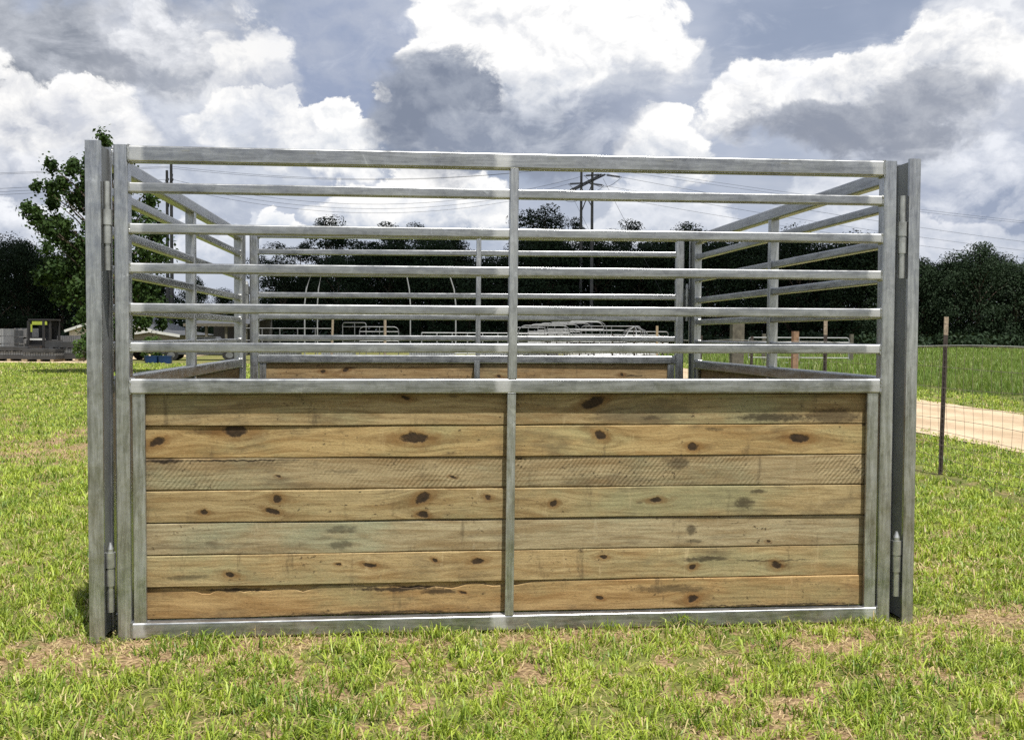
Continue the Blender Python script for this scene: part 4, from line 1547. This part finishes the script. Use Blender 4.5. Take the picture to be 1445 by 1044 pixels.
# ------------------------------------------------------------------ buildings, machines and stacks on the left
def gable_shed(name, w, l, eave, ridge, wall_mat, roof_mat, trim=True):
    root = empty(name)
    h = w / 2
    mb = MB()
    vs = [(-h, 0, 0), (h, 0, 0), (h, 0, eave), (0, 0, ridge), (-h, 0, eave), (-h, l, 0), (h, l, 0), (h, l, eave), (0, l, ridge), (-h, l, eave)]
    mb.raw(vs, [(0, 1, 2, 3, 4), (5, 9, 8, 7, 6), (0, 4, 9, 5), (1, 6, 7, 2)])
    mb.build('wall', M[wall_mat], root, False)
    mb = MB()
    for s in (-1, 1):
        d = Vector((s * h, 0, eave - ridge)).normalized()
        n = Vector((-d.z * s, 0, d.x * s)) * (1 if s > 0 else 1)
        n = Vector((abs(d.z) * s, 0, abs(d.x)))
        ln = math.hypot(h, ridge - eave) + 0.25
        c = Vector((0, 0, ridge)) + d * ln / 2 + n * 0.05
        mb.obox((c.x, l / 2, c.z), d, (0, 1, 0), n, ln / 2, l / 2 + .2, 0.035)
    mb.build('roof', M[roof_mat], root, False)
    if trim:
        mb = MB()
        for s in (-1, 1):
            d = Vector((s * h, 0, eave - ridge)).normalized()
            n = Vector((abs(d.z) * s, 0, abs(d.x)))
            ln = math.hypot(h, ridge - eave) + 0.26
            c = Vector((0, 0, ridge)) + d * ln / 2 + n * 0.02
            mb.obox((c.x, -0.23, c.z), d, (0, 1, 0), n, ln / 2, 0.02, 0.09)
        mb.build('bargeboard', M['white'], root, False)
    return root


def build_left_yard():
    # cream shed behind the bush
    o = gable_shed('shed', 6.0, 9.0, at(97, 466, 74).z, at(97, 466, 74).z + 1.0, 'cream', 'roof_grey')
    v = ray(96, 480) * 74
    o.location = (v.x + 3.1, 74, 0)
    tag(o, 'cream gabled shed with pale roof edge behind the left post', 'shed')
    o = gable_shed('shed', 3.6, 8.0, at(225, 473.5, 68).z, at(213, 467.5, 68).z, 'tan', 'roof_grey')
    spot(o, 212, 68, 0)
    tag(o, 'tan gabled shed with white roof edge seen through the left wall rails', 'shed')
    # open-fronted pole barn
    root = empty('pole_barn')
    D = 62
    x0, x1 = ray(262, 480).x * D, ray(352, 480).x * D
    zf = at(300, 457, D).z
    cx = (x0 + x1) / 2
    w = (x1 - x0) / 2
    mb = MB()
    mb.raw([(-w, -.4, zf), (w, -.4, zf), (w, 6, zf + .55), (-w, 6, zf + .55), (-w, -.4, zf - .06), (w, -.4, zf - .06), (w, 6, zf + .49), (-w, 6, zf + .49)],
           [(0, 1, 2, 3), (4, 7, 6, 5), (0, 4, 5, 1), (1, 5, 6, 2), (2, 6, 7, 3), (3, 7, 4, 0)])
    mb.build('roof', M['roof_grey'], root, False)
    MB().box(-w, w, -.46, -.41, zf - .16, zf + .02).build('fascia', M['old_wood'], root, False)
    MB().box(-w, w, 5.8, 5.88, 0, zf + .4).build('back_wall', M['grey_black'], root, False)
    for k in range(4):
        xx = -w + .15 + (2 * w - .3) * k / 3
        MB().box(xx - .07, xx + .07, -.3, -.16, 0, zf - .08).build('post', M['old_wood'], root, False)
    root.location = (cx, D, 0)
    tag(root, 'low open-fronted pole barn with dark inside, beyond the left wall', 'barn')
    # silver pickup, side on
    root = empty('pickup_truck')
    prof = [(-2.3, .45), (-2.35, .95), (-2.2, 1.02), (-1.1, 1.08), (-.45, 1.62), (.75, 1.64), (1.05, 1.08), (2.35, 1.06), (2.4, .5), (2.0, .42), (-2.0, .42)]
    mb = MB()
    n = len(prof)
    vs = [(x, y, z) for y in (-.85, .85) for x, z in prof]
    mb.raw(vs, [tuple(range(n)), tuple(range(2 * n - 1, n - 1, -1))] + [(k, (k + 1) % n, n + (k + 1) % n, n + k) for k in range(n)])
    mb.build('body', M['silver_paint'], root, False)
    for (a, b, c, d) in ((-.92, -.40, .16, -.38), (.22, -.38, .92, .70)):
        mb = MB()
        mb.raw([(a, -.857, 1.10), (c if a < 0 else .9, -.857, 1.10), (c if a < 0 else .7, -.857, 1.57), (b if a < 0 else .22, -.857, 1.57)], [(0, 1, 2, 3)])
        mb.build('window', M['glass'], root, False)
    for xx in (-1.5, 1.45):
        for yy in (-.86, .62):
            wl = MB().tube([(xx, yy, .37), (xx, yy + .24, .37)], .37, 18).build('wheel', M['black'], root)
            MB().tube([(xx, yy - .006, .37), (xx, yy + .05, .37)], .20, 12).build('rim', M['zinc_far'], wl)
    spot(root, 287, 51.0, R(8))
    root.scale = (.95, .95, .72)
    tag(root, 'silver pickup truck parked under the barn beyond the left wall', 'pickup truck')
    # dark flat trailer
    root = empty('utility_trailer')
    MB().box(-1.3, 1.3, -.8, .8, .5, .62).build('deck', M['grey_black'], root, False)
    for s in (-1, 1):
        MB().box(-1.3, 1.3, s * .8 - .03, s * .8 + .03, .63, 1.0).build('side', M['black'], root, False)
        MB().tube([(0, s * .9, .3), (0, s * 1.08, .3)], .3, 16).build('wheel', M['black'], root)
    MB().box(1.3, 2.2, -.05, .05, .45, .55).build('drawbar', M['grey_black'], root, False)
    spot(root, 188, 50.5, R(3))
    tag(root, 'dark flat trailer with low sides parked left of the blue troughs', 'trailer')
    # blue troughs
    for px, l in ((214, 'blue plastic trough on the grass, left of the pair'), (233, 'blue plastic trough on the grass, right of the pair, partly behind the middle upright')):
        mb = MB()
        ring = lambda r0, z: [Vector((r0[0] * math.copysign(abs(math.cos(a)) ** .6, math.cos(a)), r0[1] * math.copysign(abs(math.sin(a)) ** .6, math.sin(a)), z))
                              for a in np.linspace(0, 2 * math.pi, 25)[:-1]]
        prof = [((.27, .2), 0), ((.29, .22), .12), ((.30, .23), .24), ((.32, .25), .34), ((.29, .22), .34), ((.26, .19), .06)]
        mb.sweep(prof, lambda i: ring(*prof[i]))
        o = mb.build('water_trough', M['blue'])
        spot(o, px, 45.0, R(4))
        tag(o, l, 'trough', 'blue troughs')
    # telehandler style loader with a cab
    root = empty('forklift')
    mb = MB()
    mb.box(-.62, .62, -.9, 1.1, .45, 1.02)
    mb.box(-.80, -.60, -.7, 1.2, .35, .85)
    mb.box(.60, .80, -.7, 1.2, .35, .85)
    mb.build('body', M['grey_black'], root, False)
    cabm = MB()
    for sx in (-.55, .55):
        cabm.box(sx - .05, sx + .05, -.55, -.45, 1.02, 2.05)
        cabm.box(sx - .05, sx + .05, .75, .85, 1.02, 2.05)
    cabm.box(-.62, .62, -.62, .9, 2.05, 2.13)
    cab = cabm.build('cab', M['black'], root, False)
    MB().box(-.42, .42, -.60, -.57, 1.82, 2.00).build('visor', M['hiviz'], cab, False)
    MB().box(-.50, -.42, -.60, -.52, 1.45, 1.85).build('grab_bar', M['hiviz'], cab, False)
    MB().box(-.48, .48, .70, .74, 1.05, 2.0).build('rear_guard', M['black'], cab, False)
    sm = MB()
    sm.box(-.25, .25, -.1, .45, 1.02, 1.18)
    sm.box(-.25, .25, .40, .52, 1.18, 1.62)
    sm.build('seat', M['grey_black'], cab, False)
    mast = MB()
    for sx in (-.42, .42):
        mast.box(sx - .05, sx + .05, -1.15, -1.02, .12, 2.02)
    mast.box(-.5, .5, -1.16, -1.10, .30, .40)
    mast.box(-.5, .5, -1.16, -1.10, .72, .80)
    mast.build('mast', M['black'], root, False)
    for sx in (-.3, .3):
        mb = MB()
        mb.box(sx - .06, sx + .06, -2.2, -1.17, .10, .15)
        mb.box(sx - .06, sx + .06, -1.22, -1.165, .15, .75)
        mb.build('fork', M['dark_steel'], root, False)
    for sx in (-.66, .66):
        for sy in (-.6, .85):
            wl = MB().tube([(sx - .14, sy, .36), (sx + .14, sy, .36)], .36, 18).build('wheel', M['black'], root)
            MB().tube([(sx - .145, sy, .36), (sx + .145, sy, .36)], .18, 12).build('rim', M['hiviz'], wl)
    MB().box(-.45, .45, -1.0, -.92, 1.03, 1.12).build('dash_plate', M['white'], root, False)
    spot(root, 62, 50.5, R(3))
    root.scale = (.86, .86, .95)
    tag(root, 'black forklift with a yellow-green visor among the stacks on the left', 'forklift')
    # crates of pipe parts and rails on bearers
    g = 'galvanized stacks in the left yard'

    def stack(px, D, w, h, n, label, mat='zinc_far', dark=True, base=0.12):
        st = empty('rail_stack')
        mb = MB()
        for xx in (-w * .4, 0, w * .4):
            mb.box(xx - .07, xx + .07, -.6, .6, 0, base)
        mb.build('bearer', M['blockwood'], st, False)
        hh = (h - base) / n
        for q in range(n):
            mb = MB()
            z = base + q * hh
            if dark and q % 2 == 0:
                mb.box(-w / 2, w / 2, -.55, .55, z, z + hh * .93)
                mb.build('bundle', M['grey_black'], st, False)
            else:
                m = max(5, int(w / .11))
                for k in range(m):
                    xx = -w / 2 + w * (k + .5) / m
                    mb.box(xx - w / m * .42, xx + w / m * .42, -.5, .5, z, z + hh * (0.78 + .15 * ((k * 7) % 3) / 2))
                mb.build('bundle', M[mat], st, False)
        spot(st, px, D, R(random.uniform(-5, 5)))
        tag(st, label, 'stack', g)
    stack(-8, 48.5, 1.4, 1.55, 4, 'pale stack of galvanized gates cut by the left edge of the photo', 'white_pipe', False)
    stack(14, 50.0, 0.9, 1.50, 4, 'galvanized crate stack left of the forklift, farther left of two', 'zinc_far', False)
    stack(36, 52.5, 1.1, 1.60, 3, 'grey crate stack just left of the forklift', 'zinc_far', False)
    stack(20, 47.6, 1.7, 0.70, 3, 'low dark bundle on pale bearers in front of the crate stacks', 'zinc_far')
    stack(62, 47.0, 1.5, 0.62, 3, 'low dark bundle on pale bearers right in front of the forklift', 'zinc_far')
    stack(94, 48.0, 1.6, 0.95, 3, 'dark bundle between the forklift and the bush', 'zinc_far')
    stack(92, 53.0, 1.9, 1.22, 3, 'grey galvanized stack behind the bundle, right of the forklift', 'zinc_far', False)
    stack(395, 47.0, 1.8, 0.62, 2, 'low stack under the far pipe fence, right of the back left post', 'zinc_far', True)
    stack(478, 46.0, 1.4, 0.55, 2, 'low pale stack behind the leaning reddish post', 'white_pipe', False)
    stack(610, 45.5, 2.0, 0.60, 2, 'low dark stack behind the back wall, left of its middle upright', 'white_pipe', True)
    stack(705, 45.0, 1.6, 0.62, 2, 'low stack directly behind the centre upright', 'white_pipe', True)
    stack(760, 46.0, 1.8, 0.58, 2, 'low dark stack under the bowed pipe panels', 'zinc_far', True)


build_left_yard()


# ------------------------------------------------------------------ grass
def blades(px, py, pz, h, w, lean, tone, dry, rng):
    """tapered bent blades, five vertices and two faces each"""
    n = len(px)
    a = rng.uniform(0, 2 * np.pi, n)
    ux, uy = np.cos(a), np.sin(a)                    # across
    b = rng.uniform(0, 2 * np.pi, n)
    lx, ly = np.cos(b) * lean, np.sin(b) * lean
    base = np.stack([px, py, pz], 1)
    uw = np.stack([ux * w, uy * w, np.zeros(n)], 1)
    mid = base + np.stack([lx * h * 0.35, ly * h * 0.35, h * 0.62], 1)
    droop = np.clip(1 - 0.55 * lean, 0.15, 1)
    tip = base + np.stack([lx * h * 1.0, ly * h * 1.0, h * droop], 1)
    v = np.stack([base - uw, base + uw, mid + uw * 0.75, mid - uw * 0.75, tip], 1).reshape(-1, 3)
    i = np.arange(n) * 5
    loops = np.stack([i, i + 1, i + 2, i + 3, i + 3, i + 2, i + 4], 1).ravel()
    counts = np.tile([4, 3], n)
    return v, loops, counts, np.repeat(tone, 5), np.repeat(dry, 5), np.tile([0.0, 0.0, 0.6, 0.6, 1.0], n)


def grass_mat(name, lo, hi, straw):
    m, g, b = mat_new(name)
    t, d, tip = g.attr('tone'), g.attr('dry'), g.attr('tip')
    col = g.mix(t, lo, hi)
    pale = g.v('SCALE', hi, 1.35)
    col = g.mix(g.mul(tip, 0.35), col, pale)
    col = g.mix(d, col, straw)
    g.put(b.inputs['Base Color'], col)
    b.inputs['Roughness'].default_value = 0.45
    b.inputs['Specular IOR Level'].default_value = 0.35
    tr = g.node('ShaderNodeBsdfTranslucent')
    g.put(tr.inputs[0], g.v('MULTIPLY', col, (1.15, 1.2, 0.6)))
    mx = g.node('ShaderNodeMixShader')
    mx.inputs[0].default_value = 0.28
    g.t.links.new(b.outputs[0], mx.inputs[1])
    g.t.links.new(tr.outputs[0], mx.inputs[2])
    g.t.links.new(mx.outputs[0], g.n['Material Output'].inputs[0])
    return m


def in_view(x, y, pad=0.6):
    return np.abs(x) < 0.515 * y + pad


def build_lawn():
    rng = np.random.default_rng(5)
    # dryness table, bilinear look-up
    gx = np.linspace(-14, 14, 401)
    gy = np.linspace(2.5, 26, 336)
    tab = np.array([[dryness(x, y) for x in gx] for y in gy])

    def dry_at(x, y):
        i = np.clip(np.round((x - gx[0]) / (gx[1] - gx[0])).astype(int), 0, len(gx) - 1)
        j = np.clip(np.round((y - gy[0]) / (gy[1] - gy[0])).astype(int), 0, len(gy) - 1)
        return tab[j, i]
    parts = []
    # (near, far, tufts per m2, blades per tuft, height, width, spread)
    zones = [(2.9, 5.2, 400, 14, 0.054, 0.0030, 0.034), (5.2, 8.0, 270, 11, 0.053, 0.0040, 0.042), (8.0, 12.0, 140, 11, 0.058, 0.0052, 0.07),
             (12.0, 19, 66, 10, 0.056, 0.0065, 0.10), (19, 32, 30, 9, 0.056, 0.0105, 0.15), (32, 50, 13, 8, 0.060, 0.0170, 0.24)]
    for (y0, y1, den, nb, h, w, sp) in zones:
        half = 0.515 * y1 + 0.6
        n = int(den * 2 * half * (y1 - y0))
        x, y = rng.uniform(-half, half, n), rng.uniform(y0, y1, n)
        k = in_view(x, y)
        x, y = x[k], y[k]
        # off the road, off the pasture, off the bare strip
        fx = 4.16 - 0.085 * (y - 9.8)
        rl, rr = 5.86 - 0.090 * (y - 11.6), 9.35 - 0.078 * (y - 11.6)
        wob = rng.normal(0, 0.14, len(x))
        ok = ~((x > rl + 0.05 + wob) & (x < rr - 0.05 + wob)) & (x < rr + 2.2) & ~((x < -7) & (y > 44.4))
        strip = np.abs(x - fx + 0.10) < 0.15
        ok &= ~(strip & (rng.uniform(size=len(x)) < 0.75))
        x, y = x[ok], y[ok]
        d = dry_at(x, y)
        keep = rng.uniform(size=len(x)) > np.clip((d - 0.34) * 2.1, 0, 0.93)
        x, y, d = x[keep], y[keep], d[keep]
        m = len(x)
        # patches of darker, lusher tufts
        lush = np.array([0.5 + 0.5 * fbm(a, b_, 1.9, 2, 4.0) for a, b_ in zip(x, y)]) if m < 30000 else None
        if lush is None:
            lt = np.array([[0.5 + 0.5 * fbm(a, b_, 1.9, 2, 4.0) for a in gx[::1]] for b_ in gy[::1]])
            i = np.clip(np.round((x - gx[0]) / (gx[1] - gx[0])).astype(int), 0, len(gx) - 1)
            j = np.clip(np.round((y - gy[0]) / (gy[1] - gy[0])).astype(int), 0, len(gy) - 1)
            lush = lt[j, i]
        hs = h * np.minimum(rng.lognormal(0, 0.33, m), 1.75) * (1.12 - 0.75 * np.clip(d - .15, 0, .8)) * (0.8 + 0.45 * lush)
        tt = np.clip(rng.normal(0.58, 0.26, m) - (lush - 0.5) * 1.0, 0, 1)
        rep = lambda q: np.repeat(q, nb)
        N = m * nb
        rr_ = sp * np.sqrt(rng.uniform(size=N))
        aa = rng.uniform(0, 2 * np.pi, N)
        bx, by = rep(x) + rr_ * np.cos(aa), rep(y) + rr_ * np.sin(aa)
        hh = rep(hs) * rng.uniform(0.55, 1.25, N)
        lean = np.abs(rng.normal(0.80, 0.50, N))
        tone = np.clip(rep(tt) + rng.normal(0, 0.22, N), 0, 1)
        dryb = np.clip((rng.uniform(size=N) < 0.07 + 0.30 * np.clip(rep(d) - .15, 0, 1)) * rng.uniform(0.6, 1.0, N), 0, 1)
        # keep the blades out of the steel
        parts.append(blades(bx, by, np.full(N, -0.004), hh, w * rng.uniform(0.7, 1.3, N), lean, tone, dryb, rng))
        # straw lying flat
        if y0 < 11:
            n2 = int(m * (3.2 if y0 < 6 else 1.8))
            half = 0.515 * y1 + 0.6
            sx, sy = rng.uniform(-half, half, n2 * 2), rng.uniform(y0, y1, n2 * 2)
            k = in_view(sx, sy)
            sx, sy = sx[k], sy[k]
            dd = dry_at(sx, sy)
            k = rng.uniform(size=len(sx)) < np.clip(0.12 + (dd - .2) * 1.5, 0.05, 1)
            sx, sy = sx[k], sy[k]
            q = len(sx)
            parts.append(blades(sx, sy, np.full(q, 0.004), np.full(q, .018) * rng.uniform(.6, 1.5, q), w * rng.uniform(0.6, 1.1, q), rng.uniform(1.6, 3.8, q),
                                np.full(q, .5), rng.uniform(.8, 1.0, q), rng))
    # longer blades the mower leaves along the foot of the steel
    ex = Vector((math.cos(FRONT_Y), math.sin(FRONT_Y), 0))
    ey = Vector((-ex.y, ex.x, 0))
    n = 2600
    s = rng.uniform(-0.15, 3.68, n)
    clump = np.array([max(0, .35 + 1.3 * fbm(a, 0, 2.6, 3, 2.0)) for a in s])
    k = rng.uniform(size=n) < clump
    s = s[k]
    n = len(s)
    t = -0.012 - np.abs(rng.normal(0, .035, n))
    parts.append(blades(FRONT_O.x + ex.x * s + ey.x * t, FRONT_O.y + ex.y * s + ey.y * t, np.full(n, -.004), rng.uniform(.03, .075, n) * np.minimum(1.0, .6 + .5 * clump[k]), rng.uniform(.0016, .0028, n),
                        np.abs(rng.normal(.45, .3, n)), np.clip(rng.normal(.5, .25, n), 0, 1), (rng.uniform(size=n) < .12) * .8, rng))
    off, V, Lo, Ct, T, Dd, Tp = 0, [], [], [], [], [], []
    for v, lo, ct, t, d, tp in parts:
        V.append(v); Lo.append(lo + off); Ct.append(ct); T.append(t); Dd.append(d); Tp.append(tp)
        off += len(v)
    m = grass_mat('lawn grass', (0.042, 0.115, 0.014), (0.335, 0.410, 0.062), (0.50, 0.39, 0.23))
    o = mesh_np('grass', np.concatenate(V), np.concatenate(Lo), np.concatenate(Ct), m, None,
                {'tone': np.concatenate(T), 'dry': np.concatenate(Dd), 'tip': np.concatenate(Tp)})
    tag(o, 'short tufted lawn with worn straw-coloured patches', 'grass', None, 'stuff')


def build_pasture():
    rng = np.random.default_rng(8)
    parts = []
    for (y0, y1, den, nb, h, w, sp) in ((15, 32, 26, 9, 0.36, 0.0060, 0.13), (32, 60, 10, 8, 0.42, 0.012, 0.22), (60, 96, 4, 8, 0.5, 0.024, 0.4)):
        xa, xb = 2.0, 0.53 * y1
        n = int(den * (xb - xa) * (y1 - y0))
        x, y = rng.uniform(xa, xb, n), rng.uniform(y0, y1, n)
        k = (x < 0.53 * y + .6) & (x > 9.35 - 0.078 * (y - 11.6) + 2.0 + rng.normal(0, .25, n))
        x, y = x[k], y[k]
        m = len(x)
        N = m * nb
        rep = lambda q: np.repeat(q, nb)
        lush = np.array([fbm(a, b_, 0.35, 2, 8.0) for a, b_ in zip(x, y)])
        edge = np.clip((x - (9.35 - 0.078 * (y - 11.6) + 2.0)) / 1.5, 0.35, 1)
        rr_, aa = sp * np.sqrt(rng.uniform(size=N)), rng.uniform(0, 2 * np.pi, N)
        hh = rep(h * (1 + .3 * lush) * edge * rng.uniform(.75, 1.2, m)) * rng.uniform(.5, 1.15, N)
        parts.append(blades(rep(x) + rr_ * np.cos(aa), rep(y) + rr_ * np.sin(aa), np.zeros(N), hh, w * rng.uniform(.6, 1.3, N),
                            np.abs(rng.normal(.28, .18, N)), np.clip(rep(rng.normal(.45, .2, m) + lush * .4) + rng.normal(0, .15, N), 0, 1),
                            (rng.uniform(size=N) < .12) * rng.uniform(.3, .8, N), rng))
    off, V, Lo, Ct, T, Dd, Tp = 0, [], [], [], [], [], []
    for v, lo, ct, t, d, tp in parts:
        V.append(v); Lo.append(lo + off); Ct.append(ct); T.append(t); Dd.append(d); Tp.append(tp)
        off += len(v)
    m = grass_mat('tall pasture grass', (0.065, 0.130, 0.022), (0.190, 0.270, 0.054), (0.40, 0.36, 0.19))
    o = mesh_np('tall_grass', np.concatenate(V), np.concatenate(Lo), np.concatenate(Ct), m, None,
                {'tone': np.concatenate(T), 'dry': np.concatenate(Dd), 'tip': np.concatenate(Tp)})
    tag(o, 'tall seeding pasture grass beyond the sand road', 'grass', None, 'stuff')


build_lawn()
build_pasture()
